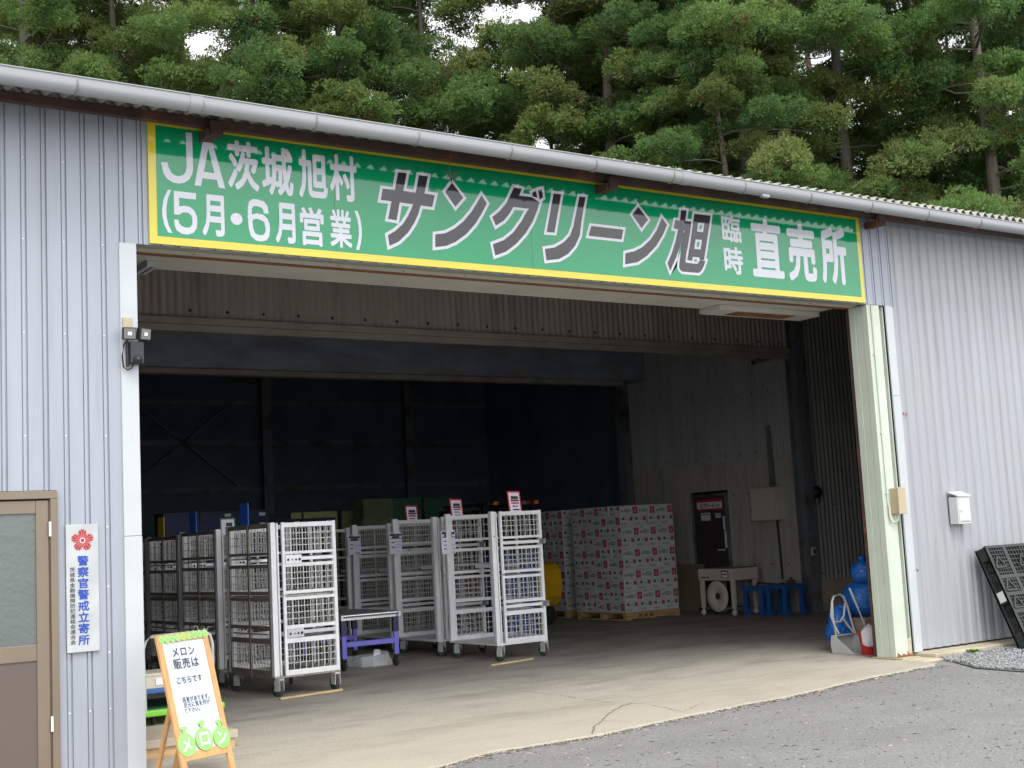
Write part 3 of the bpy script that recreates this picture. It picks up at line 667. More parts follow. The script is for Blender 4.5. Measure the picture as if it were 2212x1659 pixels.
BIG += [sp(C5, p) for p in ([(447, 152), (565, 160), (538, 390), (668, 405), (640, 660), (600, 900), (560, 1100), (540, 1270), (565, 1300), (800, 1325), (858, 1245), (975, 1262), (930, 1400), (880, 1480), (830, 1520), (470, 1490), (420, 1440), (405, 1380), (415, 1250), (470, 850), (522, 590), (505, 590), (485, 720), (420, 950), (340, 1180), (210, 1475), (150, 1310), (240, 1100), (320, 850), (365, 650), (382, 570), (285, 553), (318, 372), (420, 378)],
                           [(735, 235), (1087, 275), (1060, 500), (1000, 900), (945, 1245), (858, 1240), (838, 1185), (700, 1170), (685, 1250), (580, 1240), (640, 900), (690, 560)])]
ol = MB(SA); bg_ = MB(SA)
for i, p in enumerate(BIG):
    ol.flat([grow(p, .026)], lambda x, z, d=.0022+.0003*(i % 4): (x, SY-d, z)); bg_.flat([p], lambda x, z, d=.0042+.0002*(i % 3): (x, SY-d, z))
sqs = [([(815, 430), (950, 440), (925, 635), (790, 620)], [(855, 482), (905, 488), (885, 575), (838, 568)]), ([(760, 790), (900, 803), (868, 1010), (732, 998)], [(795, 845), (853, 850), (830, 957), (782, 950)]), ([(700, 1170), (838, 1185), (828, 1290), (690, 1280)], [(735, 1222), (793, 1228), (785, 1275), (730, 1270)])]
gs = MB(SA)
for a, b in sqs:
    ol.flat([sp(C5, a)], lambda x, z: (x, SY-.0052, z)); gs.flat([sp(C5, b)], lambda x, z: (x, SY-.006, z))
ol.build('lettering_outline', SIGNWHITE, sign); bg_.build('lettering', SIGNGREY, sign); gs.build('lettering_gap', SIGNGREEN, sign)

# ------------------------------------------------------------------ things on the front wall
C6 = crop(1344, 0, 2688, 2212); wp = [on_y(C6(*p), 9.17) for p in ((708, 1005), (704, 1060), (700, 1100), (716, 1140))]
mb = MB(tuple(wp[0])); mb.tube([tuple(p) for p in wp], .004, 5)
for dx, dz in ((-.06, .03), (.05, .035), (-.02, -.05), (.03, -.04), (-.05, -.01), (.055, .0)): mb.tube([tuple(wp[-1]), tuple(wp[-1]+np.array([dx*.6, -.01, dz*1.2])), tuple(wp[-1]+np.array([dx, -.005, dz*.6]))], .006, 4)
tag(mb.build('hanging_wire', BARK), 'thin wire with a withered sprig hanging from the eave before the second big letter', 'wire')
# police notice
t = thing('notice_plate', 'tall white notice plate with red emblem and blue vertical writing on the left wall', 'sign', (2.65, 9.34, .86)); PA = (2.65, 9.34, .86)
mb = MB(PA); mb.box(2.542, 2.766, 9.325, 9.345, .862, 1.745); mb.build('plate', mat('plate_white', (.41, .43, .445), .35), t, bevel=.002)
q = lambda x, z: (x, 9.3235, z)
mb = MB(PA); put_column(mb, '警察官警戒立寄所', 2.617, 2.697, .905, 1.53, q, .022); mb.build('lettering', POLICEBLUE, t)
mb = MB(PA); put_column(mb, '茨城県金融機関防犯連絡会連合会', 2.563, 2.601, .915, 1.45, q, .004); mb.build('lettering', INK, t)
mb = MB(PA); ec = (2.655, 1.632)
star = []
for k in range(5):
    a0 = math.pi/2+k*2*math.pi/5
    for da, r in ((-.60, .046), (-.47, .070), (-.40, .061), (-.30, .079), (-.21, .066), (-.10, .083), (0, .071), (.10, .083), (.21, .066), (.30, .079), (.40, .061), (.47, .070), (.60, .046)): star.append((ec[0]+r*math.cos(a0+da), ec[1]+r*math.sin(a0+da)))
mb.flat([star[::-1]], q)
for k in range(20):
    a0 = math.pi/2+k*2*math.pi/20
    if k % 1 == 0:
        c_, s_ = math.cos(a0+.125), math.sin(a0+.125); n_ = (-s_*.00045, c_*.00045)
        mb.flat([[(ec[0]+.018*c_-n_[0], ec[1]+.018*s_-n_[1]), (ec[0]+.070*c_-n_[0], ec[1]+.070*s_-n_[1]), (ec[0]+.070*c_+n_[0], ec[1]+.070*s_+n_[1]), (ec[0]+.018*c_+n_[0], ec[1]+.018*s_+n_[1])]], lambda x, z: (x, 9.3225, z), 1)
mb.flat([[(ec[0]+.018*math.cos(u), ec[1]+.018*math.sin(u)) for u in np.linspace(0, 2*math.pi, 16, endpoint=False)], [(ec[0]+.014*math.cos(u), ec[1]+.014*math.sin(u)) for u in np.linspace(0, 2*math.pi, 16, endpoint=False)]], lambda x, z: (x, 9.322, z), 1)
mb.build('emblem', [EMBLEM, PAPER], t)
# twin floodlight
t = thing('floodlight', 'black twin headed floodlight with motion sensor on the white door jamb', 'floodlight', (3.03, 9.33, 2.95)); FA = (3.03, 9.33, 2.95)
mb = MB(FA); mb.box(3.0, 3.10, 9.255, 9.33, 2.89, 3.05); mb.box(2.985, 3.0, 9.29, 9.332, 2.87, 3.06); mb.build('sensor_box', BLACKPL, t, bevel=.008)
mb = MB(FA); mb.lathe([(.0, -.045), (.018, -.04), (.03, -.02), (.034, 0)], (3.05, 9.256, 2.915), (0, 1, 0), 16); mb.build('sensor_dome', BLACKPL, t)
for (x, rz) in ((2.995, -.10), (3.105, .35)):
    mb = MB(); mb.box(-.048, .048, -.02, .03, -.045, .045)
    mb.add([(-.040, -.0215, -.036), (.040, -.0215, -.036), (.040, -.0215, .036), (-.040, -.0215, .036)], [(0, 1, 2, 3)], 1)
    h = mb.build('lamp_head', [BLACKPL, mat('lamp_rim', (.20, .19, .18), .4)], t, bevel=.004); h.location = Vector((x, 9.265, 3.108))-Vector(FA); h.rotation_euler = (.15, 0, rz)
    mb = MB(); v = [(-.035, -.022, -.03), (.035, -.022, -.03), (.035, -.022, .03), (-.035, -.022, .03), (-.014, -.0225, -.012), (.014, -.0225, -.012), (.014, -.0225, .012), (-.014, -.0225, .012)]
    mb.add(v, [(0, 1, 5, 4), (1, 2, 6, 5), (2, 3, 7, 6), (3, 0, 4, 7)], 0); mb.add(v[4:], [(0, 1, 2, 3)], 1)
    l_ = mb.build('lamp_lens', [LENS, PAPER], h)
mb = MB(FA); mb.tube([(2.99, 9.28, 3.07), (2.965, 9.30, 3.03), (2.955, 9.31, 2.95), (2.962, 9.31, 2.87), (2.99, 9.30, 2.845), (3.02, 9.30, 2.86), (3.035, 9.30, 2.89)], .006, 6); mb.build('cable', BLACKPL, t)
mb = MB((3.0, 9.33, 3.2)); mb.box(2.968, 3.035, 9.318, 9.334, 3.145, 3.235); tag(mb.build('blank_plate', CREAMBOX, bevel=.003), 'small blank cream plate above the floodlight on the door jamb', 'wall plate')
# junction box, conduit, mailbox
t = thing('junction_box', 'cream electrical junction box on the pale green post', 'junction box', (11.25, 9.35, 1.5)); JA = (11.25, 9.35, 1.5)
mb = MB(JA); mb.box(11.215, 11.325, 9.245, 9.35, 1.525, 1.80); mb.build('case', CREAMBOX, t, bevel=.006)
mb = MB(JA); mb.box(11.21, 11.33, 9.235, 9.262, 1.52, 1.805); mb.build('lid', CREAMBOX, t, bevel=.005)
mb = MB(JA); mb.tube([(11.165, 9.33, 1.62), (11.165, 9.33, 1.50), (11.185, 9.32, 1.445), (11.225, 9.31, 1.43), (11.255, 9.30, 1.46), (11.26, 9.30, 1.53)], .012, 8); mb.build('cable', CREAM, t)
mb = MB((11.165, 9.34, 1.6)); mb.cyl((11.165, 9.342, 1.62), (11.165, 9.342, 3.79), .010, 8)
for z in (1.75, 2.4, 3.25): mb.box(11.145, 11.185, 9.334, 9.352, z-.01, z+.01)
tag(mb.build('conduit_pipe', GREENISH), 'thin pale green conduit pipe running up the front of the green post', 'pipe')
t = thing('mailbox', 'small white metal wall box with slanted lid on the right wall', 'mailbox', (12.3, 9.37, 1.36)); XA = (12.3, 9.37, 1.36)
mb = MB(XA); mb.box(12.20, 12.42, 9.25, 9.365, 1.375, 1.675); mb.build('case', WHITEBOX, t, bevel=.004)
mb = MB(XA); mb.box(12.215, 12.405, 9.243, 9.249, 1.40, 1.655)
mb.box(12.235, 12.385, 9.2405, 9.2428, 1.405, 1.420, 1); mb.build('door', [WHITEBOX, GREYPL], t, bevel=.002)
mb = MB(XA); mb.add([(12.195, 9.235, 1.68), (12.425, 9.235, 1.68), (12.43, 9.366, 1.725), (12.19, 9.366, 1.725), (12.195, 9.235, 1.695), (12.425, 9.235, 1.695), (12.43, 9.366, 1.74), (12.19, 9.366, 1.74)], [(0, 1, 5, 4), (4, 5, 6, 7), (3, 2, 1, 0), (0, 4, 7, 3), (1, 2, 6, 5)]); mb.build('lid', WHITEBOX, t)
mb = MB(XA); mb.cyl((12.24, 9.243, 1.53), (12.24, 9.225, 1.53), .010, 8); mb.box(12.25, 12.27, 9.232, 9.242, 1.526, 1.536); mb.build('latch', ALU, t)
# black plastic pallet leaning on the right wall
t = thing('plastic_pallet', 'black plastic pallet leaning against the right wall on the gravel', 'pallet', (12.5, 8.86, 0)); t.rotation_euler = (-.395, 0, -.0)
PT, PWD, PH = .145, 1.1, 1.15     # built standing: x across, z up, front at y = -PT
mb = MB()
def grate(mb, x0, x1, z0, z1, y0, y1, nx, nz, w_=.010):
    for i in range(nx+1): x = x0+(x1-x0)*i/nx; mb.box(x-w_/2, x+w_/2, y0, y1, z0, z1)
    for i in range(nz+1): z = z0+(z1-z0)*i/nz; mb.box(x0, x1, y0+.001, y1+.001, z-w_/2, z+w_/2)
for y0 in (-PT, -.02):
    y1 = y0+.02
    grate(mb, .0, .30, .02, PH-.02, y0, y1, 7, 26); grate(mb, .34, .76, .02, PH-.02, y0, y1, 8, 22); grate(mb, .80, 1.1, .02, PH-.02, y0, y1, 7, 26)
    for x0, x1 in ((-.005, .03), (.29, .35), (.75, .81), (1.07, 1.105)): mb.box(x0, x1, y0-.003, y1+.003, .0, PH)
    for z0, z1 in ((0, .03), (.36, .40), (.56, .60), (.76, .80), (PH-.03, PH)): mb.box(-.003, 1.103, y0-.004, y1+.004, z0, z1)
    for z in (.2, .48, .68, .95):
        for x in (.12, .55, .95):
            mb.bar((x-.09, y0-.004, z-.06), (x, y0-.004, z+.07), .02); mb.bar((x, y0-.004, z+.07), (x+.09, y0-.004, z-.06), .02); mb.bar((x-.09, y0-.0045, z-.06), (x+.09, y0-.0045, z-.06), .02)
mb.build('deck', BLKPALLET, t)
for x0 in (.0, .46, .92):
    for z0 in (.0, .49, .99):
        mb = MB(); mb.box(x0+.004, x0+.176, -PT+.022, -.022, z0+.004, z0+.156); mb.build('block', BLKPALLET, t, bevel=.008)
mb = MB(); mb.box(-.002, .003, -PT+.03, -.03, .515, .63); mb.build('label_plate', WHITEBOX, t)

# ------------------------------------------------------------------ easel sign standing on the apron
OB = np.array([3.07, 8.51, .0]); rot, lean, BL = .37, .27, 1.0
wd = np.array([math.cos(rot), math.sin(rot), 0]); nb = np.array([-math.sin(rot), math.cos(rot), 0]); up = np.array([0, 0, 1])*math.cos(lean)+nb*math.sin(lean); fn_ = np.cross(wd, up)   # fn_ faces the viewer
t = thing('easel_sign', 'wooden A-frame easel sign with white papers and green melon cut-outs on the apron', 'easel sign', tuple(OB)); EA = tuple(OB)
def eb(u, v, d=0.): return tuple(OB+wd*u+up*v+fn_*d)
ABc = crop(540, 2440, 940, 1136)
def uv(x, y):
    p = on_plane(ABc(x, y), OB, fn_)-OB; return p@wd, p@up
W_ = .45
mb = MB(EA)
for u in (.022, W_-.022): mb.bar(eb(u, .0, -.012), eb(u, 1.0, -.012), .044, .024, up=tuple(fn_))
mb.build('front_leg', PINE, t, bevel=.003)
vb = uv(760, 1490)[1]
mb = MB(EA); mb.bar(eb(.045, vb, -.012), eb(W_-.045, vb, -.012), .023, .06, up=tuple(up)); mb.bar(eb(.045, .972, -.012), eb(W_-.045, .972, -.012), .023, .054, up=tuple(up)); mb.build('rail', PINE, t, bevel=.003)
for u in (.26, W_-.03):
    a = np.array(eb(u, .93, -.045)); b = a+nb*.3; b[2] = 0
    mb = MB(EA); mb.bar(tuple(a), tuple(b), .024, .036, up=tuple(nb)); mb.build('back_leg', PINE, t, bevel=.003)
mb = MB(EA); mb.flat([[(.044, vb+.03), (W_-.044, vb+.03), (W_-.044, .945), (.044, .945)]], lambda u, v: eb(u, v, -.009)); mb.build('board', mat('white_board', (.60, .63, .60), .3), t)
mb = MB(EA); INKB = MB(EA)
for a, b in (((330, 268), (757, 545)), ((398, 608), (790, 690)), ((480, 820), (918, 1085))):
    (u0, v1), (u1, v0) = uv(*a), uv(*b); mb.flat([[(u0, v0), (u1, v0), (u1, v1), (u0, v1)]], lambda u, v: eb(u, v, -.007))
mb.build('paper', mat('bluish_paper', (.46, .50, .58), .6), t)
for s_, a, b, bd in (('メロン', (378, 318), (664, 378), .012), ('販売は', (396, 448), (708, 508), .012), ('こちらです', (432, 648), (742, 672), .008), ('段差があります。', (506, 870), (842, 868), .004), ('足元に気を付け', (520, 932), (826, 930), .004), ('て下さい。', (528, 998), (735, 1005), .004)):
    (u0, v1), (u1, v0) = uv(*a), uv(*b); e_ = (v1-v0)*.10; v0 -= e_; v1 += e_; put_row(INKB, s_, u0, u1, v0, v1, lambda u, v: eb(u, v, -.005), bd)
INKB.build('lettering', INK, t)
for (x, y), ch, r in (((552, 1402), 'メ', .078), ((748, 1335), 'ロ', .078), ((945, 1312), 'ン', .076)):
    u, v = uv(x, y); d = .004 if ch != 'ロ' else .006
    mb = MB(EA); mb.prism([(u+r*math.cos(k)*.95, v+r*math.sin(k)) for k in np.linspace(0, 2*math.pi, 28, endpoint=False)], lambda a, b: eb(a, b, d), lambda a, b: eb(a, b, d-.003))
    mb.prism([(u-.012, v+r-.004), (u+.014, v+r-.004), (u+.014, v+r+.025), (u+.032, v+r+.025), (u+.032, v+r+.043), (u-.03, v+r+.043), (u-.03, v+r+.025), (u-.012, v+r+.025)], lambda a, b: eb(a, b, d-.0005), lambda a, b: eb(a, b, d-.003))
    put_glyph(mb, ch, u-.042, u+.042, v-.045, v+.045, lambda a, b: eb(a, b, d+.0012), .035, 1); mb.build('melon_cutout', [MELON, MELONTXT], t)
mb = MB(EA)
for k, ch in enumerate('いまいメロンいまい'):
    u, v = uv(268+(757-268)*k/8, 228+(152-228)*k/8)
    mb.flat([[(u+.024*math.cos(a), v+.027*math.sin(a)) for a in np.linspace(0, 2*math.pi, 18, endpoint=False)]], lambda a, b, k=k: eb(a, b, .003+.0006*(k % 2)))
    mb.flat([[(u-.004, v+.026), (u+.004, v+.026), (u+.004, v+.034), (u-.004, v+.034)]], lambda a, b: eb(a, b, .0025))
    if 3 <= k <= 5: put_glyph(mb, ch, u-.010, u+.010, v-.012, v+.012, lambda a, b: eb(a, b, .0045), .03, 1)
    else: mb.flat([[(u-.007, v-.002), (u+.007, v-.002), (u+.007, v+.002), (u-.007, v+.002)]], lambda a, b: eb(a, b, .0045), 2)
mb.build('melon_bunting', [MELON, ORANGE, DKGREEN], t)

# ------------------------------------------------------------------ roll box trolleys
CW, CD, CB0, CT = .76, 1.10, .205, 1.765
def mesh_window(mb, axis, pos, a0, a1, z0, z1, step=.072, w_=.0070, mi=0):
    n = max(2, round((a1-a0)/step)); m_ = max(2, round((z1-z0)/step))
    for i in range(1, n):
        a = a0+(a1-a0)*i/n
        if axis == 'x': mb.box(a-w_/2, a+w_/2, pos-w_/2, pos+w_/2, z0, z1, mi)
        else: mb.box(pos-w_/2, pos+w_/2, a-w_/2, a+w_/2, z0, z1, mi)
    for i in range(1, m_):
        z = z0+(z1-z0)*i/m_
        if axis == 'x': mb.box(a0, a1, pos+w_/2, pos+w_*1.5, z-w_/2, z+w_/2, mi)
        else: mb.box(pos+w_/2, pos+w_*1.5, a0, a1, z-w_/2, z+w_/2, mi)
ROWS = ((1.468, 1.718), (1.064, 1.308), (.712, .966), (.26, .53))
RAILS = ((1.718, 1.765), (1.438, 1.468), (1.308, 1.344), (1.03, 1.064), (.966, .998), (.675, .712), (.53, .58), (.205, .26))
def caster(parent, x, y, ang):
    mb = MB(); mb.box(-.035, .035, -.03, .03, .165, .185); mb.box(-.034, -.026, -.03, .05, .06, .166); mb.box(.026, .034, -.03, .05, .06, .166)
    c = mb.build('caster', MESHW, parent, bevel=.003); c.location = (x, y, 0); c.rotation_euler = (0, 0, ang)
    mb = MB(); mb.lathe([(.0, -.02), (.062, -.02), (.072, -.013), (.074, 0), (.072, .013), (.062, .02), (0, .02)], (0, .03, .075), (1, 0, 0), 20)
    mb.lathe([(.0, -.0215), (.042, -.0215), (.042, .0215), (0, .0215)], (0, .03, .075), (1, 0, 0), 16, 1)
    mb.build('wheel', [TYRE, GREENHUB], c)
def side_panel(mb, axis, pos, a0, a1, mid, th=.022, mi=0, wi=1):
    def bx(p, q, z0, z1, t_=th, m_=mi):
        if axis == 'x': mb.box(p, q, pos-t_/2, pos+t_/2, z0, z1, m_)
        else: mb.box(pos-t_/2, pos+t_/2, p, q, z0, z1, m_)
    bx(a0, a0+.03, CB0, CT); bx(a1-.03, a1, CB0, CT)
    for z0, z1 in RAILS: bx(a0+.0305, a1-.0305, z0, z1, th*.9)
    if mid: bx((a0+a1)/2-.018, (a0+a1)/2+.018, CB0-.03, CT+.002, th*1.3)
    for z0, z1 in ROWS: mesh_window(mb, axis, pos, a0+.03, a1-.03, z0, z1, mi=wi)
    if axis == 'y':
        for z0 in (1.40, .62): bx(a0+.08, a1-.08, z0, z0+.012)
def make_cart(kind):
    t = thing('roll_box_trolley', '', 'trolley')
    mb = MB(); mb.box(.0, CW, .0, CD, .185, .2045); mb.box(.02, CW-.02, .02, CD-.02, .2055, .212); mb.build('deck', ALU if kind == 'open' else BROWNALU, t, bevel=.003)
    for x in (.0, CW-.05):
        for y in (0, CD-.05):
            if kind == 'open' and x == 0 and y > 0:
                mb = MB(); mb.box(0, .075, CD-.05, CD-.03, .205, CT+.02); mb.box(0, .02, CD-.0295, CD, .205, CT+.02)
            elif y == 0 and x == 0:
                mb = MB(); mb.box(0, .058, 0, .03, .205, CT+.006); mb.box(0, .02, .0305, .06, .205, CT+.006); mb.box(.076, .094, .012, .05, .205, CT); mb.box(.0585, .0755, .034, .05, .205, CT-.01)
            else:
                mb = MB(); mb.box(x, x+.05, y, y+.05, .205, CT+.006)
            mb.build('post', ALU, t, bevel=.004)
    # front gate in two leaves, each with a latch
    for z0, z1, rows, rails in ((1.02, CT+.004, ROWS[:2], RAILS[:4]), (.205, 1.008, ROWS[2:], RAILS[4:])):
        mb = MB()
        for (p, q_) in ((.122, .154), (CW-.045, CW-.012)): mb.box(p, q_, -.012, .016, z0, z1)
        for a, b in rails: mb.box(.1545, CW-.0455, -.010, .014, a, b)
        for a, b in rows: mesh_window(mb, 'x', .002, .154, CW-.045, a, b, step=.066, w_=.009, mi=1)
        zc = (1.385 if z0 > 1 else .63)
        mb.box(.1545, CW-.0455, -.006, .010, zc-.014, zc+.022)
        g = mb.build('gate', [ALU, MESHW], t, bevel=.002)
        mb = MB()
        if kind == 'closed':
            mb.box(.156, .34, -.018, -.0125, zc-.045, zc+.045)
            for x, r in ((.185, .014), (.235, .008), (.275, .012), (.315, .016)):
                mb.add([(x+r*math.cos(k*math.pi/5), -.0188, zc-.005+r*math.sin(k*math.pi/5)) for k in range(10)], [tuple(range(10))], 1)
            mb.box(.341, CW-.05, -.020, -.0125, zc-.012, zc+.018)
        else:
            mb.box(CW-.06, CW+.04, -.022, -.0135, zc-.03, zc+.04); mb.lathe([(.02, -.024), (.013, -.024), (.013, -.0225), (.02, -.0225)], (CW-.0, 0, zc), (0, 1, 0), 12, 0)
        mb.build('latch', [STEELROLL, INK], g)
    mb = MB(); side_panel(mb, 'y', CW-.014, .055, CD-.055, True); mb.build('side_panel', [ALU, MESHW], t, bevel=0)
    mb = MB(); side_panel(mb, 'x', CD-.014, .08 if kind == 'open' else .055, CW-.055, False); mb.build('back_panel', [ALU, MESHW], t)
    if kind == 'closed':
        mb = MB(); side_panel(mb, 'y', .012, .065, CD-.055, True); mb.build('side_panel', [BROWNALU, MESHW], t)
        mb = MB(); mb.box(.03, CW-.03, .06, CD-.06, 1.0, 1.018)
        mb.build('shelf', MESHW, t)
    else:
        mb = MB(); mb.box(CW-.35, CW-.032, .06, CD-.07, 1.12, 1.138); mb.box(CW-.36, CW-.351, .06, CD-.07, 1.09, 1.14)
        mb.build('shelf', ALU, t, bevel=.003)
    for (x, y, a) in ((.05, -.01, .35), (CW-.06, -.01, .12), (.06, CD-.12, .5), (CW-.07, CD-.10, -.4)): caster(t, x, y, a)
    return t
closed = make_cart('closed')
LEFT = [(5.50, 12.60, .045, 'silver wire roll box trolley nearest the easel sign, front gate turned to the yard', 1.), (5.50, 14.10, .03, 'roll box trolley with a blue plate, right behind the foremost trolley of the left row', .99),
        (5.50, 15.32, .02, 'roll box trolley under the yellow plate, in the left row', .975), (5.50, 16.50, .0, 'dim roll box trolley behind the one with the yellow plate', .97), (5.50, 17.7, 0., 'last roll box trolley of the left row, cut by the white door jamb', .97)]
for i, (x, y, r, l, sc_) in enumerate(LEFT):
    o = closed if i == 0 else dup(closed, (0, 0, 0))
    o.location = (x, y, .002); o.rotation_euler = (0, 0, r); o['label'] = l; o['group'] = 'roll box trolleys'; o.scale = (1, 1, sc_)
opened = make_cart('open')
RIGHT = [(8.78, 13.46, .01, 'open sided roll box trolley at the front of the right row, beside the forklift', 1.025), (8.76, 14.82, .015, 'second roll box trolley of the right row, its paper tag beside the foremost one', 1.02),
         (8.74, 16.02, .01, 'third roll box trolley of the right row, behind the violet conveyor table', 1.0), (8.7, 17.2, .0, 'dim roll box trolley at the far end of the right row beside olive panels', .99)]
for i, (x, y, r, l, sc_) in enumerate(RIGHT):
    o = opened if i == 0 else dup(opened, (0, 0, 0))
    o.location = (x, y, .002); o.rotation_euler = (0, 0, r); o['label'] = l; o['group'] = 'roll box trolleys'; o.scale = (1.0, 1, sc_)
# tags and placards on the trolleys
def sheet(name, label, cat, org, wv, hv, w_, h_, border=None, group=None, lines=()):
    """a stiff paper: org is its lower left corner, wv and hv its directions"""
    wv = np.array(wv, float); hv = np.array(hv, float); nv = np.cross(wv, hv); O = np.array(org, float)
    f = lambda u, v, d=0.: tuple(O+wv*u+hv*v+nv*d)
    mb = MB(org)
    mb.prism([(0, 0), (w_, 0), (w_, h_), (0, h_)], lambda u, v: f(u, v, 0), lambda u, v: f(u, v, -.003), 2 if border else 0)
    if border: mb.flat([[(.018, 0.0), (w_-.018, 0.0), (w_-.018, h_-.02), (.018, h_-.02)]], lambda u, v: f(u, v, .001), 0)
    for it in lines:
        if it[0] == 'bar': _, u0, u1, v0, v1, mi = it; mb.flat([[(u0*w_, v0*h_), (u1*w_, v0*h_), (u1*w_, v1*h_), (u0*w_, v1*h_)]], lambda u, v: f(u, v, .002), mi)
        else:
            _, tx, u0, u1, v0, v1, mi = it; put_row(mb, tx, u0*w_, u1*w_, v0*h_, v1*h_, lambda u, v: f(u, v, .0028), .02, mi)
    return tag(mb.build(name, [TAGPAPER, INK, border or REDINK, CARTON]), label, cat, group)
HEAD = [('bar', .05, .97, .84, .93, 1), ('txt', '発送', .08, .45, .925, .99, 1), ('bar', .2, .8, .74, .83, 1), ('bar', .05, .97, .70, .735, 1)]
sheet('paper_tag', 'white paper tag with black heading on the foremost open trolley of the right row', 'paper tag', (8.70, 14.52, 1.32), (.995, .04, 0), (-.03, 0, 1), .215, .30, group='paper tags on trolleys', lines=HEAD+[('txt', '00', .62, .78, .50, .60, 1), ('txt', '04ー04', .45, .95, .33, .43, 1), ('txt', '83ー90', .45, .95, .17, .27, 1), ('bar', .15, .38, .53, .57, 1), ('bar', .15, .38, .36, .40, 1), ('bar', .15, .38, .20, .24, 1), ('bar', .75, .92, .05, .08, 1)])
sheet('paper_tag', 'white paper tag on the second trolley of the right row', 'paper tag', (8.67, 15.86, 1.35), (.995, .04, 0), (-.01, 0, 1), .20, .29, group='paper tags on trolleys', lines=HEAD+[('txt', '07ー00', .45, .95, .52, .62, 1), ('txt', '21ー01', .45, .95, .38, .48, 1), ('txt', '81ー01', .45, .95, .24, .34, 1), ('bar', .15, .38, .5, .55, 1), ('bar', .15, .38, .28, .33, 1)])
sheet('paper_tag', 'white paper tag on the third trolley of the right row, above the conveyor table', 'paper tag', (8.65, 17.06, 1.36), (.995, .04, 0), (-.01, 0, 1), .205, .28, group='paper tags on trolleys', lines=HEAD+[('txt', '21ー80', .5, .95, .42, .52, 1), ('bar', .15, .38, .48, .53, 1), ('bar', .15, .38, .30, .35, 1), ('bar', .55, .92, .05, .09, 1)])
PL = [('bar', .25, .8, .62, .76, 1), ('bar', .2, .85, .52, .60, 1), ('bar', .22, .82, .40, .48, 2), ('bar', .3, .5, .26, .32, 1), ('bar', .55, .7, .26, .32, 1), ('bar', .3, .8, .10, .16, 1)]
for (x, y, z, r, h, l) in ((9.08, 13.49, 1.80, -.10, .265, 'red edged paper placard on top of the foremost trolley of the right row'), (9.06, 14.84, 1.79, -.10, .25, 'red edged paper placard standing on the second trolley of the right row'), (9.05, 16.03, 1.75, -.08, .26, 'smallest looking red edged placard, on the third trolley of the right row')):
    sheet('placard', l, 'placard', (x, y, z), (.99, .05, r*.3), (r, 0, 1), .20, h, border=REDINK, group='red edged placards', lines=PL)
for (y, m_, l, z) in ((13.12, BPLATE, 'blue plate clipped upright on the foremost trolley of the left row', 1.755), (14.66, BPLATE, 'blue plate clipped upright on the second trolley of the left row', 1.735), (15.76, YPLATE, 'yellow plate clipped upright on the third trolley of the left row', 1.715)):
    mb = MB((5.5, y, z)); mb.box(5.478, 5.486, y, y+.22, z, z+.25); tag(mb.build('number_plate', m_, bevel=.001), l, 'plate', 'coloured plates on trolleys')
sheet('paper_card', 'white card with green edge behind the blue plate on the left row of trolleys', 'paper card', (5.98, 15.2, 1.74), (1, 0, 0), (0, 0, 1), .20, .17, border=DKGREEN, lines=[('bar', .4, .8, .35, .65, 1)])
# sticks on the floor
for (a, b, l) in (((8.44, 13.10), (9.16, 13.27), 'thin wooden stick on the floor before the right row of trolleys'), ((5.44, 12.36), (6.2, 12.50), 'thin wooden stick on the floor before the left front trolley')):
    mb = MB((a[0], a[1], 0)); mb.bar((a[0], a[1], .015), (b[0], b[1], .015), .035, .022); tag(mb.build('wooden_stick', STICK, bevel=.002), l, 'stick')

# ------------------------------------------------------------------ roller conveyor table and the clear bin under it
t = thing('conveyor_table', 'roller conveyor table with violet blue legs between the two rows of trolleys', 'conveyor', (7.5, 14.9, 0)); VA = (7.5, 14.9, 0)
mb = MB(VA); mb.box(7.10, 7.13, 14.26, 15.5, .60, .67); mb.box(7.88, 7.91, 14.26, 15.5, .60, .67); mb.box(7.131, 7.879, 14.30, 14.32, .60, .65); mb.box(7.131, 7.879, 15.44, 15.46, .60, .65); mb.build('frame', STEELROLL, t, bevel=.003)
for k in range(12):
    mb = MB(VA); mb.cyl((7.135, 14.29+.10*k, .655), (7.875, 14.29+.10*k, .655), .024, 12); mb.build('roller', STEELROLL if k else STEELROLL, t)
for y in (14.32, 15.42):
    for x in (7.15, 7.86):
        mb = MB(VA); mb.box(x-.03, x+.03, y-.02, y+.02, .15, .50); mb.box(x-.038, x+.038, y-.024, y+.024, .42, .598, 1); mb.build('leg', [PURPLE, DKNAVY], t, bevel=.004)
        mb = MB(VA); mb.box(x-.025, x+.025, y-.02, y+.02, .125, .149); mb.lathe([(0, -.014), (.05, -.014), (.055, 0), (.05, .014), (0, .014)], (x, y+.02, .058), (1, .15, 0), 16); mb.box(x-.02, x-.015, y-.01, y+.04, .05, .125); mb.box(x+.015, x+.02, y-.01, y+.04, .05, .125); mb.build('caster', [BLACKRUB], t)
    mb = MB(VA); mb.box(7.181, 7.829, y-.018, y+.018, .285, .345); mb.build('crossbar', PURPLE, t, bevel=.004)
t = thing('storage_bin', 'clear plastic bin lying on the floor under the conveyor table', 'bin', (7.66, 14.7, 0)); t.rotation_euler = (0, 0, .15)
mb = MB()
for a in ((-.2, .2, -.15, .15, 0, .006), (-.2, .2, -.15, -.146, .006, .13), (-.2, .2, .146, .15, .006, .13), (-.2, -.196, -.146, .146, .006, .13), (.196, .2, -.146, .146, .006, .13)): mb.box(*a)
mb.build('tub', CLEARPL, t)
mb = MB(); mb.add([(-.06, -.18, .0), (.24, -.20, .0), (.20, -.155, .17), (-.02, -.155, .20), (-.06, -.185, .0), (.24, -.205, .0), (.20, -.16, .17), (-.02, -.16, .20)], [(0, 1, 2, 3), (7, 6, 5, 4), (3, 2, 6, 7), (0, 4, 5, 1)]); mb.build('lid', CLEARPL, t)
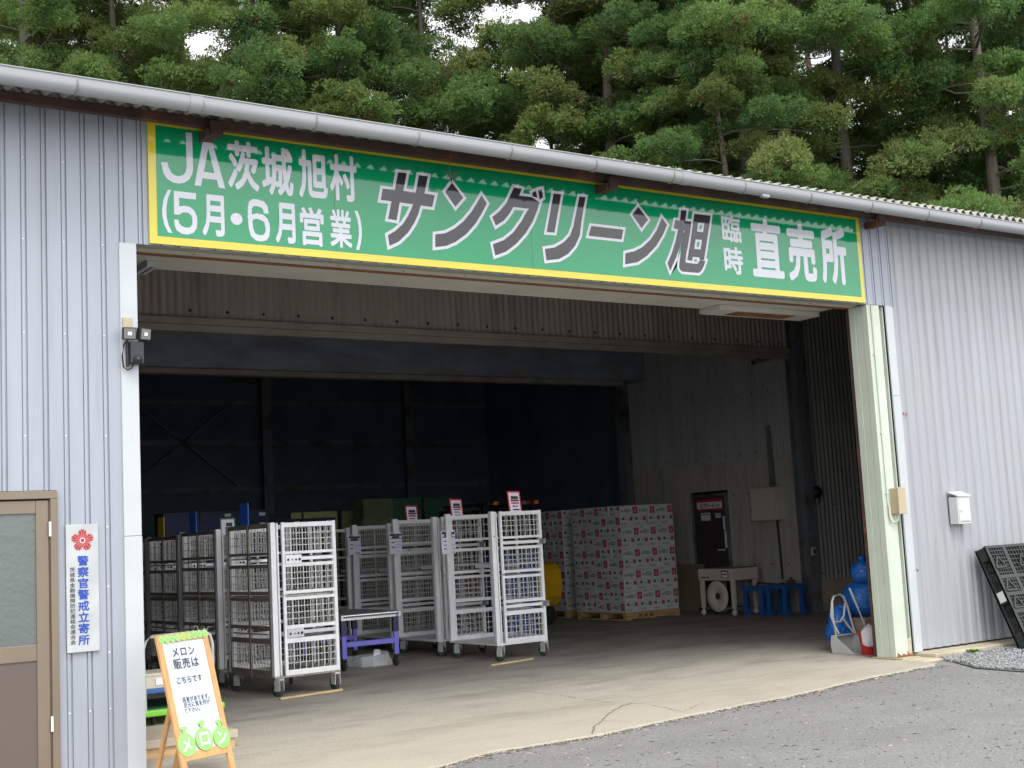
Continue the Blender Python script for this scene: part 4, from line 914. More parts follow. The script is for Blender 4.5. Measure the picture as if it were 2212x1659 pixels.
mb = MB(); mb.add([(-.03, -.164, .13), (.08, -.166, .14), (.08, -.161, .20), (-.01, -.161, .21)], [(0, 1, 2, 3)]); mb.build('label_card', PAPER, t)

# ------------------------------------------------------------------ melon cartons on wooden pallets
LL, SS, HH = .392, .294, .179
def carton_mesh(variant):
    mb = MB(); mb.box(-LL/2+.002, LL/2-.002, -SS/2+.002, SS/2-.002, 0, HH-.005)
    def face(fn, w_, long):
        q = lambda u, v, mi: None
        if long:
            cx, cz = .10*w_, .45*HH
            mb.flat([[(cx+.017*math.cos(k), cz+.02*math.sin(k)) for k in np.linspace(0, 2*math.pi, 10, endpoint=False)]], fn, 1)
            for i, ch in enumerate('メロン'): put_glyph(mb, ch, .17*w_+i*.145*w_, .17*w_+(i+.9)*.145*w_, .32*HH, .64*HH, fn, .05, 2)
            mb.flat([[(.69*w_, .18*HH), (.96*w_, .18*HH), (.96*w_, .84*HH), (.69*w_, .84*HH)]], fn, 1); mb.flat([[(.74*w_, .3*HH), (.86*w_, .36*HH), (.90*w_, .7*HH), (.80*w_, .62*HH)]], (lambda u, v: tuple(np.array(fn(u, v))*1.003)), 4)
            mb.flat([[(.06*w_, .86*HH), (.24*w_, .86*HH), (.24*w_, .90*HH), (.06*w_, .90*HH)]], fn, 2)
        else:
            mb.flat([[(.70*w_, .52*HH), (.92*w_, .52*HH), (.92*w_, .88*HH), (.70*w_, .88*HH)]], fn, 1)
            mb.flat([[(.14*w_, .60*HH), (.32*w_, .60*HH), (.32*w_, .84*HH), (.14*w_, .84*HH)]], fn, 2)
            mb.flat([[(.46*w_, .62*HH), (.55*w_, .62*HH), (.55*w_, .70*HH), (.46*w_, .70*HH)]], fn, 3)
            for i, ch in enumerate('メロン'): put_glyph(mb, ch, .2*w_+i*.11*w_, .2*w_+(i+.9)*.11*w_, .14*HH, .34*HH, fn, .02, 2)
            mb.flat([[(.10*w_, .16*HH), (.17*w_, .16*HH), (.17*w_, .32*HH), (.10*w_, .32*HH)]], fn, 1)
    face(lambda u, v: (-LL/2+u, -SS/2-.001, v), LL, True); face(lambda u, v: (LL/2-u, SS/2+.001, v), LL, True)
    face(lambda u, v: (-LL/2-.001, SS/2-u, v), SS, False); face(lambda u, v: (LL/2+.001, -SS/2+u, v), SS, False)
    return mb
CMESH = carton_mesh(0).build('carton', [CARTON, CRED, CGREEN, INK, mat('carton_pink_print', (.55, .25, .30), .6)]); CMESH['category'] = 'carton'
NUMW = ['top', 'second', 'third', 'fourth', 'fifth', 'sixth', 'seventh', 'eighth', 'ninth', 'tenth', 'eleventh', 'twelfth', 'thirteenth', 'fourteenth', 'fifteenth', 'sixteenth', 'seventeenth', 'eighteenth', 'nineteenth', 'twentieth']
ORD = ['top', 'second', 'third', 'fourth', 'fifth', 'sixth', 'seventh', 'eighth', 'ninth', 'bottom']
NTH = ['first', 'second', 'third', 'fourth', 'fifth', 'sixth']
first_carton = [True]
def put_carton(x, y, z, rz, label, group):
    if first_carton[0]: o = CMESH; first_carton[0] = False
    else: o = CMESH.copy(); COL.objects.link(o)
    o.location = (x+rnd.uniform(-.008, .008), y+rnd.uniform(-.008, .008), z); o.rotation_euler = (0, 0, rz+rnd.uniform(-.02, .02)); tag(o, label, 'carton', group)
def stack(x0, y0, z0, name, group, front=True, swap=0):
    for r in range(10):          # r = 0 bottom
        row = ORD[9-r]; z = z0+r*HH
        A_ = (r+swap) % 2 == 1               # A: long sides on the near face, short ends by the corner on the left face
        near = 'near face' if front else 'near side'
        if A_:
            for i in range(3): put_carton(x0+LL*(i+.5), y0+SS/2, z, 0, f'melon carton, {row} row of {name}, {NTH[i]} from left on near face', group)
            put_carton(x0+LL/2, y0+SS*1.5, z, 0, f'melon carton, {row} row of {name}, second from near corner on left face', group)
            for j in range(2): put_carton(x0+SS/2, y0+SS*2+LL*(j+.5), z, -math.pi/2, f'melon carton, {row} row of {name}, {NTH[2+j]} from near corner on left face', group)
        else:
            for i in range(4): put_carton(x0+SS*(i+.5), y0+LL/2, z, -math.pi/2, f'melon carton, {row} row of {name}, {NTH[i]} from left on near face', group)
            put_carton(x0+SS/2, y0+LL*1.5, z, -math.pi/2, f'melon carton, {row} row of {name}, second from near corner on left face', group)
            for j in range(2): put_carton(x0+LL/2, y0+LL*2+SS*(j+.5), z, 0, f'melon carton, {row} row of {name}, {NTH[2+j]} from near corner on left face', group)
def wood_pallet(x0, y0, label):
    t = thing('wooden_pallet', label, 'pallet', (x0+.59, y0+.69, 0)); a = (x0+.59, y0+.69, 0)
    mb = MB(a)
    for k in range(9): mb.box(x0+.0, x0+1.19, y0+.155*k, y0+.155*k+.13, .112, .132)
    mb.build('deck_board', WOOD, t, bevel=.003)
    for k, y in enumerate((y0, y0+.62, y0+1.27)):
        mb = MB(a); mb.box(x0+.002, x0+1.188, y+.001, y+.09, .022, .111)
        if k == 0:
            q = lambda x, z: (x, y0, z)
            put_row(mb, '青果連', x0+.25, x0+.60, .035, .10, q, .02, 1); put_row(mb, '29.04', x0+.85, x0+1.09, .035, .10, q, .02, 1)
        mb.build('bearer', [WOOD, mat('burnt_brown_stencil', (.13, .06, .02), .8)] if k == 0 else WOOD, t, bevel=.003)
    mb = MB(a)
    for x in (x0, x0+.5, x0+1.07): mb.box(x, x+.12, y0, y0+1.36, .001, .021)
    mb.build('base_board', WOOD, t, bevel=.003)
    return t
PX, PY = 13.86, 17.27
wood_pallet(PX, PY, 'wooden pallet under the melon carton stack nearest the brown inner door'); stack(PX, PY, .134, 'the inner door stack', 'cartons of the stack by the inner door')
wood_pallet(13.95, 19.05, 'wooden pallet under the rear melon carton stack behind the forklift'); stack(13.95, 19.05, .134, 'the rear stack', 'cartons of the rear stack', False, 1)

# ------------------------------------------------------------------ yellow forklift
t = thing('forklift', 'yellow forklift with black overhead guard standing behind the right row of trolleys', 'forklift', (12.15, 18.6, 0)); GA = (12.15, 18.6, 0)
mb = MB(GA); prof = [(17.62, .32), (17.50, .50), (17.47, .70), (17.50, .92), (17.60, 1.03), (17.85, 1.06), (18.1, 1.06), (18.1, .62), (17.95, .55), (17.86, .34)]
mb.prism(prof, lambda y, z: (11.60, y, z), lambda y, z: (12.72, y, z)); mb.build('counterweight', YELLOW, t, bevel=.07, seg=4)
mb = MB(GA); mb.box(11.68, 12.64, 18.11, 19.5, .30, .62); mb.box(11.7, 12.62, 18.2, 18.9, .621, .88); mb.build('body', YELLOW, t, bevel=.02)
mb = MB(GA); mb.box(11.9, 12.4, 18.3, 18.75, .881, .98); mb.box(11.9, 12.4, 18.2, 18.29, .90, 1.35); mb.build('seat', BLACKPL, t, bevel=.03)
for (x, y) in ((11.6, 17.72), (12.7, 17.72), (11.6, 19.1), (12.7, 19.1)):
    mb = MB(GA); mb.lathe([(.0, -.09), (.13, -.09), (.17, -.085), (.205, -.06), (.21, 0), (.205, .06), (.17, .085), (.13, .09), (0, .09)], (x, y+.25 if y < 18 else y, .21), (1, 0, 0), 24); mb.build('wheel', BLACKRUB, t)
mb = MB(GA)
for x in (11.64, 12.60):
    mb.bar((x, 17.95, 1.05), (x, 18.05, 2.02), .05, .07); mb.bar((x, 19.4, .62), (x, 19.15, 2.02), .05, .06); mb.bar((x, 17.9, 2.05), (x, 19.3, 2.05), .05, .05)
for y in np.arange(17.95, 19.3, .18): mb.box(11.63, 12.61, y, y+.03, 2.035, 2.07)
mb.build('overhead_guard', BLACKPL, t)
for (x, m_) in ((11.75, AMBER), (12.56, AMBER), (12.42, REDLENS), (12.32, LENS)):
    mb = MB(GA); mb.box(x-.04, x+.04, 17.83, 17.88, 2.02, 2.08); mb.build('tail_lamp', m_, t, bevel=.006)
mb = MB(GA); mb.box(12.60, 12.66, 17.50, 17.52, .80, .86); mb.build('reflector', REDLENS, t)
mb = MB(GA)
for x in (11.8, 12.45): mb.box(x, x+.08, 19.6, 19.75, .1, 2.0)
for z in (.3, 1.1, 1.9): mb.box(11.88, 12.45, 19.63, 19.7, z, z+.08)
mb.build('mast', BLACKPL, t)
# blue crate tower behind the foremost trolley, crates and trays at the back
def crate(name, mat_, w_, d_, h_, tagm=None, lip=True):
    mb = MB(); th = .012
    mb.box(0, w_, 0, d_, 0, .01); mb.box(0, w_, 0, th, .01, h_*.96); mb.box(0, w_, d_-th, d_, .01, h_*.96); mb.box(0, th, th, d_-th, .01, h_*.96); mb.box(w_-th, w_, th, d_-th, .01, h_*.96)
    if lip:
        mb.box(-.006, w_+.006, -.008, -.0005, h_*.82, h_*.98); mb.box(-.006, w_+.006, -.007, -.0005, h_*.30, h_*.36); mb.box(-.008, -.0005, 0, d_, h_*.82, h_*.98)
        for k in range(6): mb.box(w_*(k+.35)/6, w_*(k+.5)/6, -.006, -.0005, 0.01, h_*.8)
    if tagm: mb.box(w_*.70, w_*.88, -.0125, -.009, h_*.42, h_*.72, 1)
    return mb.build(name, [mat_, tagm] if tagm else mat_)
def copies(o, spots, lab, cat, group):
    for i, (x, y, z, r) in enumerate(spots):
        c = o if i == 0 else o.copy()
        if i: COL.objects.link(c)
        c.location = (x, y, z); c.rotation_euler = (0, 0, r); tag(c, lab(i), cat, group)
o = crate('plastic_crate', BLUEPL, .62, .42, .30)
copies(o, [(10.75+.01*k, 16.3, .02+.30*k, 0) for k in range(4)], lambda i: f'blue crate, {["bottom", "second from bottom", "third from bottom", "top"][i]} of the tower seen through the foremost right trolley', 'crate', 'blue crates behind the foremost trolley')
o = crate('plastic_crate', NAVY, .58, .42, .165, PAPER)
cols = [(6.95, 20.0), (7.54, 20.0), (8.13, 19.98), (8.76, 20.05), (9.35, 20.05)]
sp_ = []; lb = []
for ci, (x, y) in enumerate(cols):
    nn = 13 if ci < 3 else 12
    for k in range(nn):
        sp_.append((x+rnd.uniform(-.008, .008), y+rnd.uniform(-.02, .02), .005+.165*k, 0)); lb.append(f'navy crate at the back, {NUMW[nn-1-k]} down, {["first", "second", "third", "fourth", "fifth"][ci]} column from left')
copies(o, sp_, lambda i: lb[i], 'crate', 'navy crates stacked at the back')
for k, (x0, x1) in enumerate(((10.02, 10.22), (10.27, 10.95), (11.05, 11.5))):
    mb = MB((x0, 22, 0)); mb.box(x0, x1, 22.0, 22.05, 0.02, 2.14); tag(mb.build('board', OLIVE), ['narrow olive board at the back, next to the navy crates', 'wide olive board in the middle at the back', 'olive board at the back, beside the stacked green trays'][k], 'board', 'olive boards at the back')
for k, (x, y, h, m_, nn, d) in enumerate(((10.92, 20.9, .115, TRAYOLIVE, 20, 'olive green'), (11.58, 21.0, .115, TRAYGREEN, 20, 'dark green'), (12.24, 21.0, .115, TRAYGREEN, 20, 'dark bottle green'), (13.0, 21.3, .115, TRAYGREEN, 19, 'dim green'))):
    o = crate('tray', m_, .60, .42, h)
    copies(o, [(x+rnd.uniform(-.015, .015), y+rnd.uniform(-.02, .02), .005+h*j, 0) for j in range(nn)], lambda i: f'{d} tray, {NUMW[nn-1-i]} down in the {NTH[k]} tray tower from left', 'tray', 'green trays stacked at the back')

# ------------------------------------------------------------------ along the inner wall
t = thing('electric_cabinet', 'cream metal electric cabinet mounted high on the inner wall', 'cabinet', (16.1, 16, 1.54)); TA = (16.1, 16, 1.54)
mb = MB(TA); mb.box(15.98, 16.19, 15.72, 16.31, 1.545, 2.08); mb.build('case', CREAM, t, bevel=.006)
mb = MB(TA); mb.box(15.955, 15.979, 15.735, 16.295, 1.56, 2.065); mb.build('door', CREAM, t, bevel=.004)
mb = MB(TA); mb.box(15.95, 16.19, 15.70, 16.32, 2.081, 2.095); mb.build('hood', CREAM, t, bevel=.003)
mb = MB((16.17, 15.95, 2.1)); mb.box(16.14, 16.19, 15.90, 16.0, 2.096, 3.15); tag(mb.build('cable_duct', DARKSTEEL), 'dark cable duct rising from the cream electric cabinet', 'cable duct')
mb = MB((16.15, 15.9, .5)); mb.tube([(16.15, 15.9, 1.54), (16.15, 15.88, 1.0), (16.14, 15.86, .55)], .018, 6); tag(mb.build('power_cable', BLACKRUB), 'black cable running down from the electric cabinet to the blue stand', 'cable')
t = thing('inner_door', 'dark brown door with a red and white banner on the inner wall', 'door', (16.19, 17.6, 0)); IA = (16.19, 17.6, 0)
mb = MB(IA); mb.box(16.165, 16.23, 17.12, 17.165, 0, 2.08); mb.box(16.165, 16.23, 18.005, 18.05, 0, 2.08); mb.box(16.165, 16.23, 17.1655, 18.0045, 2.035, 2.08); mb.build('frame', DARKSTEEL, t, bevel=.003)
mb = MB(IA); mb.box(16.185, 16.22, 17.166, 18.004, 0.01, 2.034); mb.build('leaf', DARKDOOR, t)
mb = MB(IA); mb.cyl((16.184, 17.25, 1.07), (16.13, 17.25, 1.07), .012, 8); mb.bar((16.13, 17.25, 1.07), (16.13, 17.37, 1.07), .02); mb.build('handle', ALU, t)
f_ = lambda d: (lambda u, v: (16.183-d, 17.92-u, v))
mb = MB(IA); mb.flat([[(0, 1.775), (.68, 1.775), (.68, 1.985), (0, 1.985)]], f_(0), 1); mb.flat([[(0.01, 1.81), (.67, 1.81), (.67, 1.93), (.01, 1.93)]], f_(.001), 0)
put_row(mb, 'ロブテール', .09, .47, 1.825, 1.91, f_(.002), .04, 2); put_row(mb, '入口', .49, .61, 1.83, 1.89, f_(.002), .03, 2); mb.build('banner', [PAPER, REDINK, INK], t)
for (u0, u1, v0, v1) in ((.10, .35, 1.60, 1.74), (.48, .62, 1.64, 1.72), (.665, .72, 1.42, 1.66), (.68, .735, 1.1, 1.40)):
    mb = MB(IA); mb.flat([[(u0, v0), (u1, v0), (u1, v1), (u0, v1)]], f_(.002)); mb.flat([[(u0+.02, v1-.04), (u1-.02, v1-.04), (u1-.02, v1-.025), (u0+.02, v1-.025)]], f_(.003), 1); mb.build('notice', [PAPER, INK], t)
# strapping machine
t = thing('strapping_machine', 'cream strapping machine on four legs with a big reel of strap on its side', 'strapping machine', (15.5, 16.5, 0)); MA_ = (15.5, 16.5, 0)
mb = MB(MA_); mb.box(15.22, 15.80, 16.10, 16.93, .585, .775); mb.box(15.215, 15.805, 16.095, 16.935, .776, .79, 1)
q = lambda u, v: (15.219, 16.93-u, v)
mb.flat([[(.56, .625), (.74, .625), (.74, .745), (.56, .745)]], q, 2); mb.flat([[(.58, .635), (.72, .635), (.72, .725), (.58, .725)]], lambda u, v: (15.218, 16.93-u, v), 3)
for k in range(3): mb.flat([[(.595+.04*k, .67), (.625+.04*k, .67), (.625+.04*k, .70), (.595+.04*k, .70)]], lambda u, v: (15.217, 16.93-u, v), 2)
mb.flat([[(.05, .625), (.28, .625), (.28, .642), (.05, .642)]], q, 2)
mb.build('body', [CREAM, DARKSTEEL, DKNAVY, PAPER], t, bevel=.0)
for (x, y) in ((15.26, 16.14), (15.76, 16.14), (15.26, 16.89), (15.76, 16.89)):
    mb = MB(MA_); mb.box(x-.032, x+.032, y-.032, y+.032, .12, .584); mb.build('leg', CREAM, t, bevel=.004)
    mb = MB(MA_); mb.cyl((x, y, .10), (x, y, .12), .02, 8); mb.lathe([(0, -.012), (.045, -.012), (.05, 0), (.045, .012), (0, .012)], (x, y+.01, .05), (1, .3, 0), 14); mb.build('caster', WHITEBOX, t)
mb = MB(MA_); mb.lathe([(.055, .0), (.095, -.004), (.10, -.016), (.255, -.018), (.26, -.006), (.255, .0), (.06, .11), (.0, .11)], (15.235, 16.50, .32), (1, 0, 0), 40)
mb.lathe([(0, .03), (.058, .02), (.058, -.006)], (15.235, 16.50, .32), (1, 0, 0), 20, 1); mb.build('reel', [CREAM, BLACKRUB], t)
mb = MB(MA_); mb.box(15.30, 15.74, 16.2, 16.86, .1, .13); mb.build('tray', DARKSTEEL, t)
# blue plastic stands
def stand(x0, y0, w_, d_, h, label):
    t = thing('plastic_stand', label, 'stand', (x0+w_/2, y0+d_/2, 0), group='blue plastic stands'); a = (x0+w_/2, y0+d_/2, 0)
    mb = MB(a); mb.box(x0, x0+w_, y0, y0+d_, h-.07, h); mb.build('top', BLUEPL, t, bevel=.008)
    for x in (x0+.02, x0+w_-.09):
        for y in (y0+.02, y0+d_-.09):
            mb = MB(a); mb.add([(x-.015, y-.015, 0), (x+.085, y-.015, 0), (x+.085, y+.085, 0), (x-.015, y+.085, 0), (x, y, h-.071), (x+.07, y, h-.071), (x+.07, y+.07, h-.071), (x, y+.07, h-.071)], [(0, 3, 2, 1), (4, 5, 6, 7), (0, 1, 5, 4), (1, 2, 6, 5), (2, 3, 7, 6), (3, 0, 4, 7)])
            mb.box(x+.02, x+.05, y-.016, y-.0, .08, h-.15, 1); mb.build('leg', [BLUEPL, NAVY], t, bevel=.004)
stand(15.40, 15.62, .52, .48, .47, 'blue plastic stand beside the strapping machine, the left of the pair'); stand(15.42, 15.12, .50, .47, .50, 'blue plastic stand by the corner column, the right of the pair')
mb = MB((15.7, 15.85, .49)); mb.tube([(15.45+.28*t_+.05*math.sin(7*t_), 15.75+.15*math.sin(5*t_), .49+.03*math.sin(3*t_)**2) for t_ in np.linspace(0, 1, 20)]+[(15.6, 15.3, .52)], .014, 6); tag(mb.build('hose', BLACKRUB), 'black hose lying across the blue plastic stands', 'hose')
mb = MB((15.8, 15.35, .50)); mb.box(15.74, 15.86, 15.3, 15.4, .502, .56); mb.cyl((15.8, 15.35, .56), (15.8, 15.35, .60), .03, 10); tag(mb.build('hand_tool', mat('maroon_tool', (.14, .05, .04), .5), bevel=.008), 'small dark red hand tool on the right blue stand', 'tool')
mb = MB((16.0, 18.1, 0)); mb.add([(15.90, 17.72, .0), (15.90, 18.62, .0), (16.08, 18.62, .83), (16.08, 17.72, .83), (15.915, 17.72, .0), (15.915, 18.62, .0), (16.095, 18.62, .83), (16.095, 17.72, .83)], [(0, 3, 2, 1), (4, 5, 6, 7), (0, 4, 7, 3), (1, 2, 6, 5), (2, 3, 7, 6)]); tag(mb.build('cardboard_sheet', KRAFT), 'brown cardboard sheet leaning on the inner wall beside the carton stack', 'cardboard')
mb = MB((16.1, 15.21, .9)); mb.box(16.17, 16.25, 15.165, 15.20, .93, 1.06); mb.box(16.185, 16.235, 15.158, 15.1645, .955, 1.03, 1); tag(mb.build('wall_switch', [WHITEBOX, BLACKPL]), 'small white switch box with black face on the corner column', 'switch')
t = thing('security_camera', 'small security camera fixed high on the inner wall by the corner column', 'camera', (16.0, 15.75, 4.25)); SA_ = (16.0, 15.75, 4.25)
mb = MB(SA_); mb.cyl((16.13, 15.70, 4.22), (16.0, 15.72, 4.25), .02, 8); mb.box(16.12, 16.15, 15.64, 15.76, 4.16, 4.30); mb.build('bracket', GREYPL, t)
mb = MB(SA_); mb.cyl((16.06, 15.68, 4.30), (15.80, 15.80, 4.22), .045, 12); mb.build('body', DARKSTEEL, t)
mb = MB(SA_); mb.cyl((15.80, 15.80, 4.22), (15.76, 15.82, 4.207), .035, 12, 0); mb.build('lens', BLACKPL, t)
t = thing('alarm_bell', 'dark round bell at the end of a thin pipe on the grey partition wall', 'bell', (16.5, 15.2, 2.0)); LA = (16.5, 15.2, 2.0)
mb = MB(LA); mb.cyl((16.42, 15.25, 2.08), (16.42, 15.25, 4.2), .016, 8); mb.build('pipe', DARKSTEEL, t)
mb = MB(LA); mb.lathe([(0, -.07), (.06, -.065), (.10, -.02), (.10, .02), (.05, .05), (0, .05)], (16.42, 15.21, 1.97), (0, 1, 0), 18); mb.tube([(16.42, 15.2, 1.90), (16.45, 15.19, 1.82), (16.43, 15.19, 1.77)], .014, 6); mb.build('gong', BLACKPL, t)

# ------------------------------------------------------------------ cleaning things by the right post
def blob(mb, c, r, squash=(1, 1, 1), seed=0, n=26, m_=18, amp=.10, neck=None, mi=0):
    g = np.random.default_rng(seed); ph = g.uniform(0, 6.28, 12); v = []; f = []
    for j in range(m_+1):
        th = math.pi*j/m_
        for i in range(n):
            p = 2*math.pi*i/n
            k = 1+amp*(math.sin(3*p+ph[0]+2*th)*.5+math.sin(5*p+ph[1]-3*th)*.35+math.sin(9*p+ph[2]+4*th)*.22+math.sin(4*th+ph[3]+2*p)*.4+.25*math.sin(14*p+ph[4]))
            rr = math.sin(th)*k; z = math.cos(th)*(1+amp*.3*math.sin(2*p+ph[5]))
            if neck and th < .55: rr *= .38+.9*th
            v.append((c[0]+r*squash[0]*rr*math.cos(p), c[1]+r*squash[1]*rr*math.sin(p), c[2]+r*squash[2]*z))
    for j in range(m_):
        for i in range(n): f.append((j*n+i, (j+1)*n+i, (j+1)*n+(i+1) % n, j*n+(i+1) % n))
    mb.add(v, f, mi, smooth=True)
def tuft_of_bag(mb, c, h, r):
    v = []; n = 14
    for j, (rr, z) in enumerate(((.5, 0), (.35, .25), (.8, .6), (1.0, .85), (.6, 1.0), (0.05, .9))):
        for i in range(n): p = 2*math.pi*i/n; k = rr*(1+.25*math.sin(3*p+j)); v.append((c[0]+r*k*math.cos(p), c[1]+r*k*math.sin(p), c[2]+h*z))
    mb.add(v, [(j*n+i, j*n+(i+1) % n, (j+1)*n+(i+1) % n, (j+1)*n+i) for j in range(5) for i in range(n)], 0, smooth=True)
mb = MB((11.95, 10.5, 0)); mb.box(11.72, 12.1, 10.28, 10.7, .0, .36); tag(mb.build('cardboard_box', KRAFT, bevel=.004), 'brown cardboard box under the blue bags behind the green post', 'box')
mb = MB((11.96, 10.5, .36)); blob(mb, (12.0, 10.52, .56), .26, (.92, 1, .86), 3, neck=True); tag(mb.build('rubbish_bag', BAG), 'big full blue plastic bag on the cardboard box behind the green post', 'bag')
mb = MB((11.98, 10.48, .78)); blob(mb, (11.99, 10.45, .87), .15, (1.15, 1.1, 1), 8, neck=True); tuft_of_bag(mb, (11.95, 10.45, .98), .085, .055); tag(mb.build('rubbish_bag', BAG), 'tied blue plastic bag on top of the big blue bag', 'bag')
mb = MB((11.6, 10.5, 0)); blob(mb, (11.66, 10.60, .26), .19, (.85, .8, 1.3), 12, neck=True, amp=.2); tag(mb.build('rubbish_bag', BAG), 'limp blue bag standing inside the grey dustpan frame', 'bag')
# dustpan: the scoop lies on the floor, its looped handle stands up
t = thing('dustpan', 'light grey long handled dustpan standing beside the red bucket', 'dustpan', (11.45, 10.2, 0)); DA = (11.45, 10.2, 0)
mb = MB(DA)
mb.prism([(10.10, .004), (10.42, .004), (10.44, .10), (10.42, .20), (10.36, .21), (10.33, .17)], lambda y, z: (11.30, y, z), lambda y, z: (11.307, y, z))
mb.prism([(10.06, .004), (10.40, .004), (10.43, .10), (10.42, .20), (10.35, .21), (10.30, .15)], lambda y, z: (11.62, y, z), lambda y, z: (11.627, y, z))
mb.box(11.307, 11.62, 10.08, 10.42, .004, .010); mb.box(11.307, 11.62, 10.41, 10.42, .0105, .2); mb.box(11.307, 11.62, 10.34, 10.4095, .195, .203); mb.build('scoop', GREYPL, t, bevel=.003)
mb = MB(DA); mb.tube([(11.34, 10.38, .20), (11.33, 10.40, .40), (11.36, 10.42, .58), (11.40, 10.43, .63), (11.50, 10.43, .645), (11.56, 10.43, .62), (11.60, 10.42, .52), (11.64, 10.40, .30), (11.65, 10.38, .20)], .014, 8)
mb.tube([(11.33, 10.39, .35), (11.45, 10.41, .34), (11.52, 10.41, .40), (11.57, 10.42, .54)], .013, 8); mb.tube([(11.50, 10.41, .38), (11.58, 10.40, .28), (11.63, 10.38, .21)], .013, 8)
mb.tube([(11.35, 10.42, .56), (11.30, 10.40, .42), (11.295, 10.36, .33), (11.33, 10.33, .22)], .010, 8); mb.build('handle', GREYPL, t)
mb = MB((11.4, 10.3, 0)); mb.tube([(11.37, 10.16, .73), (11.44, 10.12, .5)], .0115, 10); mb.tube([(11.44, 10.12, .5), (11.58, 10.05, .03)], .008, 8); tag(mb.build('broom_handle', WHITE), 'thin white broom handle leaning across the dustpan', 'broom')
t = thing('bucket', 'red plastic bucket right beside the foot of the green post', 'bucket', (11.41, 9.98, 0))
mb = MB(); mb.lathe([(0, .004), (.078, .0), (.082, .004), (.108, .235), (.116, .237), (.116, .25), (.106, .25), (.08, .01), (0, .01)], (0, 0, 0), (0, 0, 1), 28); mb.build('tub', REDPL, t)
mb = MB((11.45, 9.9, .3)); n = 12; v = []
for j in range(15):
    s_ = j/14
    for i in range(n+1):
        a = -2.95+i/n*2.3; d = .02*math.sin(9*a+2*s_*3)
        if s_ < .35: rr, z = .05+.085*s_/.35, .315+.02*math.sin(5*a)-.045*(s_/.35)**2
        else: rr, z = .137+d*(s_-.35)+.012*(s_-.35), .27-(s_-.35)*(.21+.06*math.sin(2.2*a+.4))
        v.append((11.41+rr*math.cos(a), 9.98+rr*math.sin(a), z))
mb.add(v, [(j*(n+1)+i, j*(n+1)+i+1, (j+1)*(n+1)+i+1, (j+1)*(n+1)+i) for j in range(14) for i in range(n)], 0, smooth=True)
tw = tag(mb.build('towel', CLOTH), 'pale towel draped over the rim of the red bucket', 'towel'); sd = tw.modifiers.new('thick', 'SOLIDIFY'); sd.thickness = .008
# weed by the plinth
mb = MB((12.0, 9.06, 0)); g_ = np.random.default_rng(5)
for k in range(70):
    a = g_.uniform(0, 6.28); l_ = g_.uniform(.03, .07); b_ = np.array([11.98+g_.uniform(-.05, .05), 9.05+g_.uniform(-.03, .02), 0]); d = np.array([math.cos(a), math.sin(a), 0])
    s_ = np.array([-d[1], d[0], 0])*.008; mb.add([b_, b_+d*l_*.5+s_+[0, 0, l_*.6], b_+d*l_+[0, 0, l_*.7], b_+d*l_*.5-s_+[0, 0, l_*.6]], [(0, 1, 2, 3)])
tag(mb.build('weed', mat('weed_leaf', (.12, .30, .03), .6)), 'small green weed growing at the gravel edge below the right wall', 'weed')

# ------------------------------------------------------------------ trolleys and platform behind the easel sign
t = thing('hand_trolley', 'platform hand trolley with grey tube handle, blue deck, behind the easel sign', 'hand trolley', (3.7, 10.7, 0)); HA = (3.7, 10.7, 0)
mb = MB(HA); mb.tube([(3.50, 10.6, .25), (3.49, 10.6, .74), (3.51, 10.6, .81), (3.56, 10.6, .845), (4.0, 10.61, .85), (4.06, 10.61, .82), (4.08, 10.61, .75), (4.08, 10.61, .25)], .015, 8); mb.build('handle', GREYPL, t)
mb = MB(HA); mb.box(3.44, 4.12, 10.62, 11.5, .385, .425); mb.build('deck', BLUEPL, t, bevel=.01)
for (x, y) in ((3.52, 10.72), (4.04, 10.72), (3.52, 11.4), (4.04, 11.4)):
    mb = MB(HA); mb.lathe([(0, -.015), (.05, -.015), (.052, 0), (.05, .015), (0, .015)], (x, y, .315), (1, 0, 0), 14); mb.box(x-.02, x+.02, y-.02, y+.02, .33, .384); mb.build('caster', BLACKRUB, t)
t = thing('hand_trolley', 'lime green platform hand trolley under the blue one, behind the easel sign', 'hand trolley', (3.8, 10.7, .2)); HB = (3.8, 10.7, .2)
mb = MB(HB); mb.box(3.46, 4.16, 10.56, 11.4, .21, .262); mb.build('deck', LIME, t, bevel=.012)
mb = MB(HB); mb.box(3.49, 4.13, 10.60, 11.36, .2625, .268); mb.build('mat', DKGREEN, t)
for (x, y) in ((3.58, 10.66), (4.04, 10.66), (3.58, 11.3), (4.04, 11.3)):
    mb = MB(HB); mb.lathe([(0, -.012), (.035, -.012), (.036, 0), (.035, .012), (0, .012)], (x, y, .172), (1, 0, 0), 12); mb.build('caster', BLACKRUB, t)
mb = MB((3.8, 10.8, .43)); mb.box(3.50, 4.0, 10.64, 11.0, .426, .54); mb.box(3.49, 4.01, 10.635, 11.01, .525, .548); mb.box(3.60, 3.76, 10.632, 10.6395, .45, .505, 1); tag(mb.build('storage_tray', [CREAM, PAPER], bevel=.003), 'beige tray with a white label on the blue hand trolley', 'tray')
sheet('paper_card', 'white printed card standing in the beige tray behind the door jamb', 'paper card', (3.45, 10.9, .55), (1, 0, 0), (0, .1, .99), .14, .14, lines=[('bar', .3, .8, .6, .7, 1), ('bar', .3, .8, .4, .5, 1)])
t = thing('platform', 'low beige wooden platform on the floor just inside the left door jamb', 'platform', (3.5, 10.2, 0)); KA = (3.5, 10.2, 0)
mb = MB(KA); mb.box(2.9, 3.95, 9.78, 11.5, .075, .135); mb.build('top', mat('platform_ply', (.42, .36, .28), .7, 0, .08, 3), t, bevel=.004)
mb = MB(KA); mb.box(2.92, 3.93, 9.80, 9.90, .002, .0745); mb.box(2.92, 3.93, 11.3, 11.4, .002, .0745); mb.build('bearer', WOOD, t)

